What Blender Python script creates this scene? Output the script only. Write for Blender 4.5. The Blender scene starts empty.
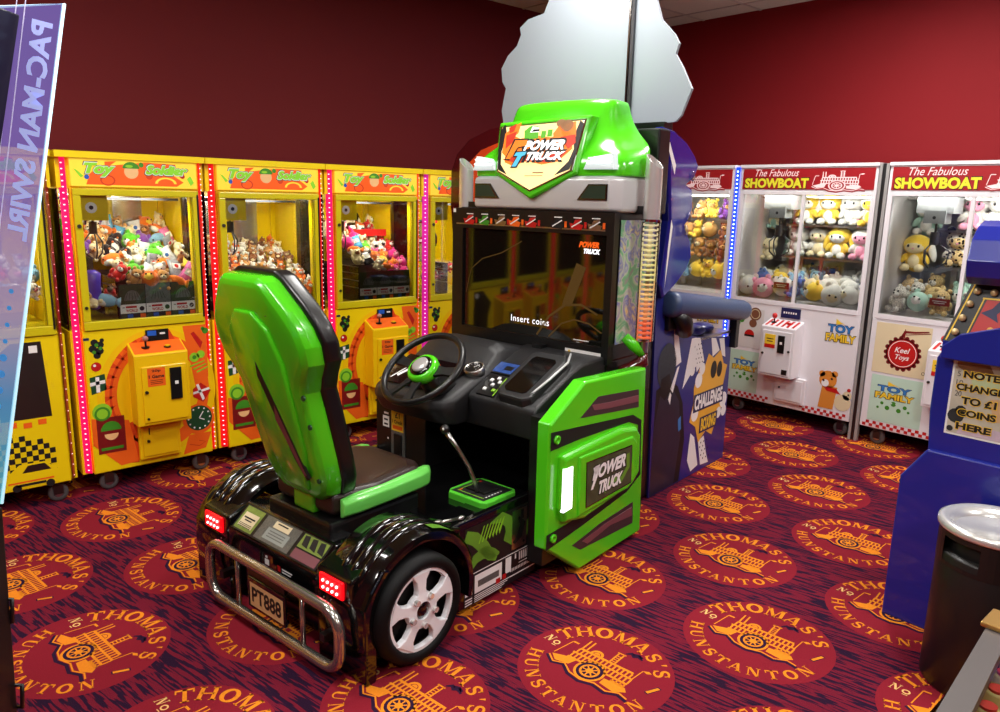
import bpy, math, random
from mathutils import Vector, Matrix, Euler
random.seed(7)
S = bpy.context.scene
COL = S.collection
PI = math.pi
def R(d): return math.radians(d)

# ------------------------------------------------------------------ camera
cam_d = bpy.data.cameras.new('camera'); cam = bpy.data.objects.new('camera', cam_d); COL.objects.link(cam)
_yaw, _pitch, _roll, _h = 0.84325673, 0.20428709, 0.02335567, 1.7469
_f = Vector((math.cos(_yaw)*math.cos(_pitch), math.sin(_yaw)*math.cos(_pitch), -math.sin(_pitch)))
_r = Vector((math.sin(_yaw), -math.cos(_yaw), 0)); _u = _r.cross(_f)
_r2 = math.cos(_roll)*_r + math.sin(_roll)*_u; _u2 = -math.sin(_roll)*_r + math.cos(_roll)*_u
cam.matrix_world = Matrix(((_r2.x, _u2.x, -_f.x, 0), (_r2.y, _u2.y, -_f.y, 0), (_r2.z, _u2.z, -_f.z, _h), (0, 0, 0, 1)))
cam_d.sensor_width = 36; cam_d.lens = 756.37/1000*36; cam_d.clip_start = 0.02
S.camera = cam
# ------------------------------------------------------------------ world, lights, exposure
W_ = bpy.data.worlds.new('world'); S.world = W_; W_.use_nodes = True
W_.node_tree.nodes['Background'].inputs[0].default_value = (0.9, 0.93, 1.0, 1)
W_.node_tree.nodes['Background'].inputs[1].default_value = 0.05
S.view_settings.view_transform = 'Standard'; S.view_settings.look = 'None'
S.view_settings.gamma = 1.0; S.view_settings.exposure = 0.0; S.view_settings.use_curve_mapping = False
S.cycles.use_denoising = True
S.cycles.max_bounces = 8; S.cycles.transparent_max_bounces = 16; S.cycles.glossy_bounces = 4
S.cycles.sample_clamp_indirect = 4.0; S.cycles.caustics_reflective = False; S.cycles.caustics_refractive = False
CEIL = 3.48; WX = 6.60; WY = 5.52          # ceiling height, right wall plane, left wall plane
def area(name, loc, sx, sy, power, col=(1, .96, .9), rot=(0, 0, 0), parent=None, spread=180):
    d = bpy.data.lights.new(name, 'AREA'); d.shape = 'RECTANGLE'; d.size = sx; d.size_y = sy; d.energy = power; d.color = col
    d.spread = R(spread)
    o = bpy.data.objects.new(name, d); COL.objects.link(o); o.location = loc; o.rotation_euler = rot
    if parent: o.parent = parent
    return o
CEIL_LIGHTS = [(0.6, 1.2, 46), (0.6, 3.6, 40), (3.0, 0.3, 44), (3.0, 2.8, 46), (5.2, 0.2, 30), (5.1, 2.3, 66), (-1.6, 0.2, 40), (-1.6, 2.6, 36), (0.9, -1.6, 40), (3.6, -1.8, 40)]
for i, (x, y, pw) in enumerate(CEIL_LIGHTS):
    area('ceiling_lamp_light', (x, y, CEIL-0.06), 0.56, 0.56, pw, (1, .97, .93))

# ------------------------------------------------------------------ materials
MATS = {}
def mat(name, col=(.5, .5, .5), rough=.5, metal=0., emit=None, es=0., coat=0., spec=.5, noise=0., nscale=8., bump=0., bscale=200., alpha=None, sheen=0., trans=0.):
    if name in MATS: return MATS[name]
    m = bpy.data.materials.new(name); m.use_nodes = True
    nt = m.node_tree; b = nt.nodes['Principled BSDF']
    b.inputs['Base Color'].default_value = (*col, 1); b.inputs['Roughness'].default_value = rough
    b.inputs['Metallic'].default_value = metal; b.inputs['Coat Weight'].default_value = coat
    b.inputs['Coat Roughness'].default_value = .05
    b.inputs['Specular IOR Level'].default_value = spec
    if sheen: b.inputs['Sheen Weight'].default_value = sheen
    if trans: b.inputs['Transmission Weight'].default_value = trans
    if emit: b.inputs['Emission Color'].default_value = (*emit, 1); b.inputs['Emission Strength'].default_value = es
    if noise or bump:
        tc = nt.nodes.new('ShaderNodeTexCoord'); n = nt.nodes.new('ShaderNodeTexNoise'); n.inputs['Scale'].default_value = nscale; n.inputs['Detail'].default_value = 4
        nt.links.new(tc.outputs['Object'], n.inputs['Vector'])
        if noise:
            mx = nt.nodes.new('ShaderNodeMix'); mx.data_type = 'RGBA'
            mx.inputs[6].default_value = (*[c*(1-noise) for c in col], 1); mx.inputs[7].default_value = (*[min(1, c*(1+noise)) for c in col], 1)
            nt.links.new(n.outputs[0], mx.inputs[0]); nt.links.new(mx.outputs[2], b.inputs['Base Color'])
        if bump:
            n2 = nt.nodes.new('ShaderNodeTexNoise'); n2.inputs['Scale'].default_value = bscale; nt.links.new(tc.outputs['Object'], n2.inputs['Vector'])
            bp = nt.nodes.new('ShaderNodeBump'); bp.inputs['Strength'].default_value = bump; bp.inputs['Distance'].default_value = .002
            nt.links.new(n2.outputs[0], bp.inputs['Height']); nt.links.new(bp.outputs[0], b.inputs['Normal'])
    MATS[name] = m; return m
def glassmat(name, tint=(1, 1, 1), gloss=.10, rough=.02):
    if name in MATS: return MATS[name]
    m = bpy.data.materials.new(name); m.use_nodes = True; nt = m.node_tree; nt.nodes.clear()
    o = nt.nodes.new('ShaderNodeOutputMaterial'); t = nt.nodes.new('ShaderNodeBsdfTransparent'); t.inputs[0].default_value = (*tint, 1)
    g = nt.nodes.new('ShaderNodeBsdfGlossy'); g.inputs['Roughness'].default_value = rough; g.inputs[0].default_value = (1, 1, 1, 1)
    lw = nt.nodes.new('ShaderNodeFresnel'); lw.inputs[0].default_value = 1.45
    ml = nt.nodes.new('ShaderNodeMath'); ml.operation = 'MULTIPLY'; ml.inputs[1].default_value = gloss/.04; ml.use_clamp = True
    mx = nt.nodes.new('ShaderNodeMixShader')
    nt.links.new(lw.outputs[0], ml.inputs[0]); nt.links.new(ml.outputs[0], mx.inputs[0])
    nt.links.new(t.outputs[0], mx.inputs[1]); nt.links.new(g.outputs[0], mx.inputs[2]); nt.links.new(mx.outputs[0], o.inputs[0])
    MATS[name] = m; return m
def c255(r, g, b):
    f = lambda c: (c/255/12.92) if c/255 <= .04045 else ((c/255+.055)/1.055)**2.4
    return (f(r), f(g), f(b))

# ------------------------------------------------------------------ mesh builder
class MB:
    def __init__(s): s.v = []; s.f = []; s.fm = []; s.fs = []; s.mats = []; s.cur = 0; s.M = Matrix.Identity(4); s.sm = False
    def m(s, material):
        if material not in s.mats: s.mats.append(material)
        s.cur = s.mats.index(material); return s
    def at(s, loc=(0, 0, 0), rot=(0, 0, 0), sc=(1, 1, 1)):
        s.M = Matrix.Translation(loc) @ Euler(rot).to_matrix().to_4x4() @ Matrix.Diagonal((*sc, 1)); return s
    def smooth(s, b=True): s.sm = b; return s
    def add(s, vs, fs, sm=None):
        o = len(s.v)
        for p in vs: s.v.append(tuple(s.M @ Vector(p)))
        for f in fs: s.f.append([i+o for i in f]); s.fm.append(s.cur); s.fs.append(s.sm if sm is None else sm)
        return s
    def box(s, a, b, bev=0.):
        (x0, y0, z0), (x1, y1, z1) = a, b
        x0, x1 = min(x0, x1), max(x0, x1); y0, y1 = min(y0, y1), max(y0, y1); z0, z1 = min(z0, z1), max(z0, z1)
        if bev <= 0:
            return s.add([(x0, y0, z0), (x1, y0, z0), (x1, y1, z0), (x0, y1, z0), (x0, y0, z1), (x1, y0, z1), (x1, y1, z1), (x0, y1, z1)],
                         [(3, 2, 1, 0), (4, 5, 6, 7), (0, 1, 5, 4), (1, 2, 6, 5), (2, 3, 7, 6), (3, 0, 4, 7)], False)
        b_ = min(bev, (x1-x0)*.49, (y1-y0)*.49, (z1-z0)*.49)
        # rounded in xy outline with chamfered top and bottom
        def ring(z, i):
            r = []
            for cx, cy, a0 in ((x1-b_, y1-b_, 0), (x0+b_, y1-b_, 90), (x0+b_, y0+b_, 180), (x1-b_, y0+b_, 270)):
                for k in range(4):
                    an = R(a0+30*k); r.append((cx+(b_-i)*math.cos(an), cy+(b_-i)*math.sin(an), z))
            return r
        rings = [ring(z0, b_*.7), ring(z0+b_*.3, b_*.2), ring(z0+b_, 0), ring(z1-b_, 0), ring(z1-b_*.3, b_*.2), ring(z1, b_*.7)]
        return s.loft(rings, cap=True)
    def loft(s, rings, cap=True, closed=True, sm=None):
        n = len(rings[0]); vs = [p for r in rings for p in r]; fs = []
        for k in range(len(rings)-1):
            for i in range(n if closed else n-1):
                j = (i+1) % n; fs.append((k*n+i, k*n+j, (k+1)*n+j, (k+1)*n+i))
        if cap:
            fs.append(tuple(range(n-1, -1, -1))); fs.append(tuple((len(rings)-1)*n+i for i in range(n)))
        return s.add(vs, fs, sm)
    def prism(s, pts, fn, d0, d1, bev=0.):
        """pts 2-D outline; fn(a,b,d)->3-D; extruded from d0 to d1, optional bevel inset on the d1 face"""
        def inset(q):
            if not bev: return pts
            n = len(pts); out = []
            ar = sum(pts[i][0]*pts[(i+1) % n][1]-pts[(i+1) % n][0]*pts[i][1] for i in range(n)); sg = 1 if ar > 0 else -1
            for i in range(n):
                p0 = Vector(pts[i-1]); p1 = Vector(pts[i]); p2 = Vector(pts[(i+1) % n])
                e1 = (p1-p0).normalized(); e2 = (p2-p1).normalized()
                n1 = Vector((-e1.y, e1.x))*sg; n2 = Vector((-e2.y, e2.x))*sg; mm = (n1+n2)
                if mm.length < 1e-6: mm = n1
                mm.normalize(); out.append(tuple(p1+mm*q/max(.45, mm.dot(n1))))
            return out
        if bev:
            sg = 1 if d1 > d0 else -1
            rs = [[fn(a, b, d0) for a, b in pts], [fn(a, b, d1-sg*bev) for a, b in pts], [fn(a, b, d1-sg*bev*.3) for a, b in inset(bev*.3)], [fn(a, b, d1) for a, b in inset(bev)]]
        else: rs = [[fn(a, b, d0) for a, b in pts], [fn(a, b, d1) for a, b in pts]]
        return s.loft(rs, sm=False)
    def poly(s, pts): return s.add(pts, [tuple(range(len(pts)))], False)
    def tube(s, pts, r, n=10, closed=False, cap=True):
        P = [Vector(p) for p in pts]; rr = r if isinstance(r, (list, tuple)) else [r]*len(P); rings = []
        L = len(P); prevn = None
        for i in range(L):
            if closed: t = (P[(i+1) % L]-P[i-1])
            else: t = (P[min(i+1, L-1)]-P[max(i-1, 0)])
            t.normalize()
            if prevn is None:
                a = Vector((0, 0, 1)) if abs(t.z) < .9 else Vector((1, 0, 0)); nn = t.cross(a).normalized()
            else:
                nn = (prevn-t*prevn.dot(t)).normalized()
            prevn = nn; bb = t.cross(nn)
            rings.append([tuple(P[i]+rr[i]*(math.cos(2*PI*k/n)*nn+math.sin(2*PI*k/n)*bb)) for k in range(n)])
        if closed: rings.append(rings[0])
        return s.loft(rings, cap=cap and not closed, sm=True)
    def cyl(s, c, r, h, axis='z', n=20, r2=None, sm=True):
        r2 = r if r2 is None else r2
        ax = {'x': lambda a, b, d: (d, a, b), 'y': lambda a, b, d: (b, d, a), 'z': lambda a, b, d: (a, b, d)}[axis]
        def rg(rad, d): return [tuple(Vector(c)+Vector(ax(rad*math.cos(2*PI*k/n), rad*math.sin(2*PI*k/n), d))) for k in range(n)]
        r0 = rg(r, 0); r1 = rg(r2, h); vs = r0+r1
        s.add(vs, [(i, (i+1) % n, n+(i+1) % n, n+i) for i in range(n)], sm)
        s.add(r0, [tuple(range(n-1, -1, -1))], False); s.add(r1, [tuple(range(n))], False); return s
    def lathe(s, prof, c=(0, 0, 0), axis='z', n=24, sm=True):
        ax = {'x': lambda a, b, d: (d, a, b), 'y': lambda a, b, d: (b, d, a), 'z': lambda a, b, d: (a, b, d)}[axis]
        rings = [[tuple(Vector(c)+Vector(ax(max(r, 1e-4)*math.cos(2*PI*k/n), max(r, 1e-4)*math.sin(2*PI*k/n), z))) for k in range(n)] for r, z in prof]
        return s.loft(rings, cap=True, sm=sm)
    def ell(s, c, r, nu=12, nv=8, rot=None):
        r = r if isinstance(r, (tuple, list)) else (r, r, r); E = Euler(rot).to_matrix() if rot else Matrix.Identity(3)
        vs = [tuple(Vector(c)+E @ Vector((0, 0, -r[2])))]
        for j in range(1, nv):
            t = PI*j/nv-PI/2
            for i in range(nu):
                a = 2*PI*i/nu; vs.append(tuple(Vector(c)+E @ Vector((r[0]*math.cos(t)*math.cos(a), r[1]*math.cos(t)*math.sin(a), r[2]*math.sin(t)))))
        vs.append(tuple(Vector(c)+E @ Vector((0, 0, r[2])))); fs = []
        for i in range(nu): fs.append((0, 1+(i+1) % nu, 1+i))
        for j in range(nv-2):
            for i in range(nu): a = 1+j*nu+i; b = 1+j*nu+(i+1) % nu; fs.append((a, b, b+nu, a+nu))
        t = len(vs)-1; o = 1+(nv-2)*nu
        for i in range(nu): fs.append((t, o+i, o+(i+1) % nu))
        return s.add(vs, fs, True)
    def build(s, name, parent=None, **kw):
        me = bpy.data.meshes.new(name); me.from_pydata(s.v, [], s.f)
        for m_ in s.mats: me.materials.append(m_)
        me.polygons.foreach_set('material_index', s.fm); me.polygons.foreach_set('use_smooth', s.fs); me.update()
        o = bpy.data.objects.new(name, me); COL.objects.link(o)
        if parent: o.parent = parent
        for k, v in kw.items(): o[k] = v
        return o
def thing(name, label, cat, loc=(0, 0, 0), rz=0., group=None):
    o = bpy.data.objects.new(name, None); COL.objects.link(o); o.empty_display_size = .1
    o.location = loc; o.rotation_euler = (0, 0, rz); o['label'] = label; o['category'] = cat
    if group: o['group'] = group
    return o
def smooth_angle(o, ang=32):
    for p in o.data.polygons: p.use_smooth = True
    md = o.modifiers.new('split', 'EDGE_SPLIT'); md.split_angle = R(ang); return o
def tag(o, label, cat, group=None):
    o['label'] = label; o['category'] = cat
    if group: o['group'] = group
    return o
def bevel(o, w=.004, seg=2, ang=35):
    md = o.modifiers.new('bevel', 'BEVEL'); md.width = w; md.segments = seg; md.limit_method = 'ANGLE'; md.angle_limit = R(ang); md.harden_normals = False
    return o
def copy_tree(o, parent=None):
    c = o.copy(); COL.objects.link(c)
    if parent: c.parent = parent
    for ch in list(o.children): copy_tree(ch, c)
    return c
# lettering: the built-in font turned into flat mesh polygons
_TC = {}
def _glyphs(body, bold, shear, sp):
    key = (body, bold, shear, sp)
    if key in _TC: return _TC[key]
    cu = bpy.data.curves.new('t', 'FONT'); cu.body = body; cu.size = 1; cu.offset = bold; cu.shear = shear; cu.resolution_u = 3; cu.space_character = sp
    ob = bpy.data.objects.new('t', cu); me = bpy.data.meshes.new_from_object(ob)
    vs = [(v.co.x, v.co.y) for v in me.vertices]; fs = [tuple(p.vertices) for p in me.polygons]
    x0 = min(v[0] for v in vs); x1 = max(v[0] for v in vs); y0 = min(v[1] for v in vs); y1 = max(v[1] for v in vs)
    bpy.data.objects.remove(ob); bpy.data.curves.remove(cu); bpy.data.meshes.remove(me)
    _TC[key] = (vs, fs, x0, x1, y0, y1); return _TC[key]
def text(mb, body, fn, box, bold=.0, shear=0., sp=1., mirror=False):
    """fit the lettering into box=(a0,b0,a1,b1); fn(a,b)->3-D point"""
    vs, fs, x0, x1, y0, y1 = _glyphs(body, bold, shear, sp); a0, b0, a1, b1 = box
    q = []
    for x, y in vs:
        tx = (x-x0)/(x1-x0); ty = (y-y0)/(y1-y0)
        if mirror: tx = 1-tx
        q.append(fn(a0+tx*(a1-a0), b0+ty*(b1-b0)))
    mb.add(q, fs, False)
def disc(mb, fn, cx, cy, r, n=24, ry=None, r_in=0., a0=0., a1=360., ph=0.):
    ry = r if ry is None else ry
    if r_in <= 0 and a1-a0 >= 360:
        mb.poly([fn(cx+r*math.cos(2*PI*k/n+ph), cy+ry*math.sin(2*PI*k/n+ph)) for k in range(n)])
    else:
        q = r_in/r
        for k in range(n):
            t0 = R(a0+(a1-a0)*k/n); t1 = R(a0+(a1-a0)*(k+1)/n)
            P = lambda t, s_: fn(cx+r*s_*math.cos(t), cy+ry*s_*math.sin(t))
            if q > 0: mb.poly([P(t0, q), P(t0, 1), P(t1, 1), P(t1, q)])
            else: mb.poly([fn(cx, cy), P(t0, 1), P(t1, 1)])
def rect(mb, fn, a0, b0, a1, b1): mb.poly([fn(a0, b0), fn(a1, b0), fn(a1, b1), fn(a0, b1)])
def pgon(mb, fn, pts): mb.poly([fn(a, b) for a, b in pts])
def ribbon(mb, fn, pts, w):
    P = [Vector(p) for p in pts]; L = len(P); a = []; b = []
    for i in range(L):
        t = (P[min(i+1, L-1)]-P[max(i-1, 0)]).normalized(); n = Vector((-t.y, t.x)); ww = (w[i] if isinstance(w, (list, tuple)) else w)/2
        a.append(P[i]+n*ww); b.append(P[i]-n*ww)
    for i in range(L-1): mb.poly([fn(*b[i]), fn(*b[i+1]), fn(*a[i+1]), fn(*a[i])])
# ------------------------------------------------------------------ room
def brick_nodes(): pass
def wallmat(name, c1, c2):
    m = mat(name, c1, .75, spec=.25); nt = m.node_tree; b = nt.nodes['Principled BSDF']
    tc = nt.nodes.new('ShaderNodeTexCoord'); n = nt.nodes.new('ShaderNodeTexNoise'); n.inputs['Scale'].default_value = 1.3; n.inputs['Detail'].default_value = 5
    mx = nt.nodes.new('ShaderNodeMix'); mx.data_type = 'RGBA'; mx.inputs[6].default_value = (*c1, 1); mx.inputs[7].default_value = (*c2, 1)
    n2 = nt.nodes.new('ShaderNodeTexNoise'); n2.inputs['Scale'].default_value = 90; bp = nt.nodes.new('ShaderNodeBump'); bp.inputs['Strength'].default_value = .12
    nt.links.new(tc.outputs['Object'], n.inputs['Vector']); nt.links.new(n.outputs[0], mx.inputs[0]); nt.links.new(mx.outputs[2], b.inputs['Base Color'])
    nt.links.new(tc.outputs['Object'], n2.inputs['Vector']); nt.links.new(n2.outputs[0], bp.inputs['Height']); nt.links.new(bp.outputs[0], b.inputs['Normal'])
    return m
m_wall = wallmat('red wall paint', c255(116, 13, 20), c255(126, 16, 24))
m_wallb = wallmat('shaded red wall paint', c255(92, 16, 24), c255(100, 19, 27))  # left wall's dimmer light put into a darker copy of the red
X0, Y0 = -3.2, -3.2
def wallobj(name, a, b, m):
    w = MB().m(m); w.box(a, b); return w.build(name, kind='structure')
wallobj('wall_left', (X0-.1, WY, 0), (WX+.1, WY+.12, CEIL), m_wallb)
wallobj('wall_right', (WX, Y0, 0), (WX+.12, WY, CEIL), m_wall)
wallobj('wall_back', (X0-.12, Y0, 0), (X0, WY, CEIL), m_wall)
wallobj('wall_front', (X0, Y0-.12, 0), (WX, Y0, CEIL), m_wall)
# ceiling of 0.6 m tiles in a white T-bar grid
m_tile = mat('ceiling tile', c255(196, 186, 172), .9, noise=.08, nscale=40, bump=.3, bscale=120)
m_tbar = mat('ceiling grid', c255(170, 160, 150), .5)
cb = MB().m(m_tile); cb.box((X0, Y0, CEIL), (WX, WY, CEIL+.08)); cb.m(m_tbar)
x = WX-.3
while x > X0: cb.box((x-.012, Y0, CEIL-.006), (x+.012, WY, CEIL)); x -= .6
y = WY-.35
while y > Y0: cb.box((X0, y-.012, CEIL-.006), (WX, y+.012, CEIL)); y -= .6
cb.build('ceiling', kind='structure')
m_lamp = mat('lamp diffuser', (1, 1, 1), .6, emit=(1, .97, .92), es=6)
for i, (x, y, pw) in enumerate(CEIL_LIGHTS):
    t = thing('ceiling_light', 'square white LED ceiling panel number', 'ceiling light', (x, y, CEIL-.05), group='ceiling lights outside the frame')
    t['label'] = ['square LED ceiling panel above the pushed-in front left corner', 'square LED ceiling panel in front of the yellow claw machines', 'square LED ceiling panel above the gap before the blue changer', 'square LED ceiling panel directly above the truck game', 'square LED ceiling panel nearest the right wall and changer', 'square LED ceiling panel before the white claw machines', 'square LED ceiling panel behind the camera on the near side', 'square LED ceiling panel far left behind the camera', 'square LED ceiling panel behind the camera to the right', 'square LED ceiling panel in the far right rear corner'][i]
    MB().m(m_tbar).box((-.3, -.3, 0), (.3, -.28, .05)).box((-.3, .28, 0), (.3, .3, .05)).box((-.3, -.28, 0), (-.28, .28, .05)).box((.28, -.28, 0), (.3, .28, .05)).build('frame', t)
    MB().m(m_lamp).box((-.28, -.28, .01), (.28, .28, .02)).build('diffuser', t)
# carpet: tiger-stripe field with woven roundels
LR = R(7.7)
def carpet_mat():
    m = mat('carpet', (.1, .01, .03), .95, spec=.1); nt = m.node_tree; b = nt.nodes['Principled BSDF']
    tc = nt.nodes.new('ShaderNodeTexCoord'); mp = nt.nodes.new('ShaderNodeMapping'); mp.inputs['Rotation'].default_value = (0, 0, -LR-.06)
    mp2 = nt.nodes.new('ShaderNodeMapping'); mp2.inputs['Scale'].default_value = (72, 6.5, 1)
    n = nt.nodes.new('ShaderNodeTexNoise'); n.inputs['Scale'].default_value = 1; n.inputs['Detail'].default_value = 2.2; n.inputs['Distortion'].default_value = .35
    n0 = nt.nodes.new('ShaderNodeTexNoise'); n0.inputs['Scale'].default_value = 6
    r = nt.nodes.new('ShaderNodeValToRGB'); e = r.color_ramp.elements; e[0].position = .49; e[0].color = (*c255(112, 24, 44), 1); e[1].position = .53; e[1].color = (*c255(40, 17, 42), 1)
    r2 = nt.nodes.new('ShaderNodeValToRGB'); e = r2.color_ramp.elements; e[0].position = .35; e[0].color = (.82, .8, .82, 1); e[1].position = .7; e[1].color = (1, 1, 1, 1)
    n3 = nt.nodes.new('ShaderNodeTexNoise'); n3.inputs['Scale'].default_value = 260
    mx = nt.nodes.new('ShaderNodeMix'); mx.data_type = 'RGBA'; mx.blend_type = 'MULTIPLY'; mx.inputs[0].default_value = 1
    bp = nt.nodes.new('ShaderNodeBump'); bp.inputs['Strength'].default_value = .5; bp.inputs['Distance'].default_value = .004
    L = nt.links.new
    L(tc.outputs['Object'], mp.inputs[0]); L(mp.outputs[0], mp2.inputs[0]); L(mp2.outputs[0], n.inputs[0]); L(n.outputs[0], r.inputs[0]); L(tc.outputs['Object'], n3.inputs[0])
    L(n3.outputs[0], r2.inputs[0]); L(r.outputs[0], mx.inputs[6]); L(r2.outputs[0], mx.inputs[7]); L(mx.outputs[2], b.inputs['Base Color'])
    L(n3.outputs[0], bp.inputs['Height']); L(bp.outputs[0], b.inputs['Normal'])
    return m
m_carpet = carpet_mat()
m_disc = mat('carpet roundel', c255(126, 26, 40), .95, spec=.1, noise=.12, nscale=150, bump=.4, bscale=260)
m_gold = mat('carpet gold yarn', c255(222, 130, 32), .95, spec=.1, noise=.12, nscale=120)
m_cream = mat('carpet cream yarn', c255(226, 178, 110), .95, spec=.1)
m_navy = mat('carpet navy yarn', c255(42, 20, 46), .95, spec=.1)
# serif letters as strokes in a unit-high box
def arc(cx, cy, rx, ry, a0, a1, n=10): return [(cx+rx*math.cos(R(a0+(a1-a0)*k/n)), cy+ry*math.sin(R(a0+(a1-a0)*k/n))) for k in range(n+1)]
def bar(x0, y0, x1, y1): return ('q', [(x0, y0), (x1, y0), (x1, y1), (x0, y1)])
def dia(x0, x1, w, y0=0, y1=1): return ('q', [(x0, y0), (x0+w, y0), (x1+w, y1), (x1, y1)])
SER = .07
def stem(x, w=.2): return [bar(x, 0, x+w, 1), bar(x-.08, 0, x+w+.08, SER), bar(x-.08, 1-SER, x+w+.08, 1)]
GL = {
 'T': (.9, [bar(.35, 0, .55, 1), bar(.24, 0, .66, SER), bar(0, .88, .9, 1), bar(0, .7, .08, .9), bar(.82, .7, .9, .9)]),
 'H': (1.0, stem(.08)+stem(.72)+[bar(.2, .46, .8, .55)]),
 'O': (.95, [('r', arc(.475, .5, .37, .44, 0, 360, 20), [.13+.11*abs(math.cos(2*PI*k/20)) for k in range(21)])]),
 'M': (1.15, [bar(.12, 0, .2, 1), bar(.04, 0, .3, SER), dia(.5, .1, .2), dia(.5, .86, .08), bar(.86, 0, 1.06, 1), bar(.78, 0, 1.14, SER), bar(.02, 1-SER, .24, 1), bar(.86, 1-SER, 1.14, 1)]),
 'A': (1.0, [dia(.08, .42, .08), dia(.7, .38, .2), bar(.26, .28, .72, .36), bar(0, 0, .26, SER), bar(.6, 0, 1.0, SER)]),
 'S': (.8, [('r', arc(.4, .72, .26, .22, 20, 270, 10)+arc(.4, .27, .28, .23, 90, -160, 10), [.1, .12, .14, .15, .16, .17, .17, .18, .19, .2, .2]+[.2, .2, .19, .18, .17, .16, .15, .14, .13, .12, .1]), bar(.6, .66, .68, .96), bar(.08, .04, .16, .34)]),
 'U': (.98, [bar(.1, .3, .3, 1), bar(.02, 1-SER, .4, 1), bar(.72, .3, .8, 1), bar(.64, 1-SER, .9, 1), ('r', arc(.48, .32, .28, .26, 180, 360, 10), [.2, .18, .16, .14, .12, .11, .1, .09, .08, .08, .08])]),
 'N': (1.0, [bar(.12, 0, .2, 1), bar(.04, 0, .3, SER), dia(.66, .1, .22), bar(.76, 0, .84, 1), bar(.66, 1-SER, .94, 1), bar(0, 1-SER, .2, 1)]),
 "'": (.3, [('q', [(.1, .65), (.16, .65), (.25, 1), (.08, 1)])]),
 '1': (.5, [bar(.14, 0, .36, 1)]),
}
def glyph(mb, ch, T):
    w, parts = GL[ch]
    for p in parts:
        if p[0] == 'q': mb.poly([T(x-w/2, y-.5) for x, y in p[1]])
        else: ribbon(mb, lambda a, b: T(a-w/2, b-.5), p[1], p[2])
def steamer(mb, fn, mg, md, full=True):
    """side-wheel steamer drawn in a box x -.17..13, y -.09..15"""
    F = lambda z: (lambda a, b: fn(a, b, z))
    mb.m(md)
    ribbon(mb, F(1), [(-.19, -.045), (-.15, -.075), (-.11, -.06), (-.07, -.09), (-.02, -.1), (.03, -.085), (.08, -.095), (.12, -.075), (.16, -.085)], .012)
    mb.m(mg)
    ribbon(mb, F(2), [(-.185, -.04), (-.15, -.066), (-.11, -.05), (-.07, -.078), (-.02, -.088), (.03, -.073), (.08, -.083), (.12, -.063), (.155, -.073)], .006)
    pgon(mb, F(1), [(-.18, -.03), (-.15, -.055), (-.1, -.045), (-.09, -.012), (-.13, -.012)])
    pgon(mb, F(1), [(.04, -.06), (.1, -.07), (.135, -.045), (.12, -.028), (.04, -.03)])
    rect(mb, F(1), -.13, -.012, .115, -.003); rect(mb, F(1), -.13, .022, .115, .03); rect(mb, F(1), -.12, .052, .1, .062)
    for k in range(15):
        x = -.126+.0168*k; rect(mb, F(1), x, -.003, x+.007, .022)
        if k < 14: rect(mb, F(1), x+.004, .03, x+.011, .052)
    rect(mb, F(1), .06, -.03, .115, -.02)
    for k in range(4): rect(mb, F(1), .062+.015*k, -.024, .068+.015*k, -.01)
    disc(mb, F(1), -.02, -.03, .056, 20, r_in=.047); mb.m(md); disc(mb, F(2), -.02, -.03, .047, 20)
    mb.m(mg); disc(mb, F(3), -.02, -.03, .036, 18, r_in=.028); disc(mb, F(3), -.02, -.03, .014, 10)
    for k in range(8):
        a = 2*PI*k/8; ribbon(mb, F(3), [(-.02+.014*math.cos(a), -.03+.014*math.sin(a)), (-.02+.03*math.cos(a), -.03+.03*math.sin(a))], .005)
    disc(mb, F(1), -.055, .062, .026, 12, a0=0, a1=180, r_in=.016); disc(mb, F(1), -.055, .064, .012, 8, a0=0, a1=180)
    for xx in (-.118, -.1): rect(mb, F(1), xx, .06, xx+.006, .12)
    for xx in (-.002, .018): rect(mb, F(1), xx, .06, xx+.006, .125)
    rect(mb, F(1), -.006, .122, .028, .128)
    for k in range(4): rect(mb, F(1), .004, .068+.012*k, .018, .072+.012*k)
    ribbon(mb, F(1), [(-.18, -.02), (-.165, .075)], .004); rect(mb, F(1), -.165, .072, -.14, .08)
    ribbon(mb, F(1), [(.112, .03), (.118, .09)], .004); pgon(mb, F(1), [(.118, .09), (.135, .1), (.15, .094), (.135, .084)])
    if full:
        mb.m(md); ribbon(mb, F(2), [(.02, .135), (.035, .15), (.05, .14), (.065, .15), (.085, .138)], [.006, .016, .018, .018, .006])
        ribbon(mb, F(2), [(.04, .15), (.06, .158), (.08, .148)], .01)
fl = MB().m(m_carpet); fl.box((X0, Y0, -.05), (WX, WY, 0))
cl, sl = math.cos(LR), math.sin(LR)
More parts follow.
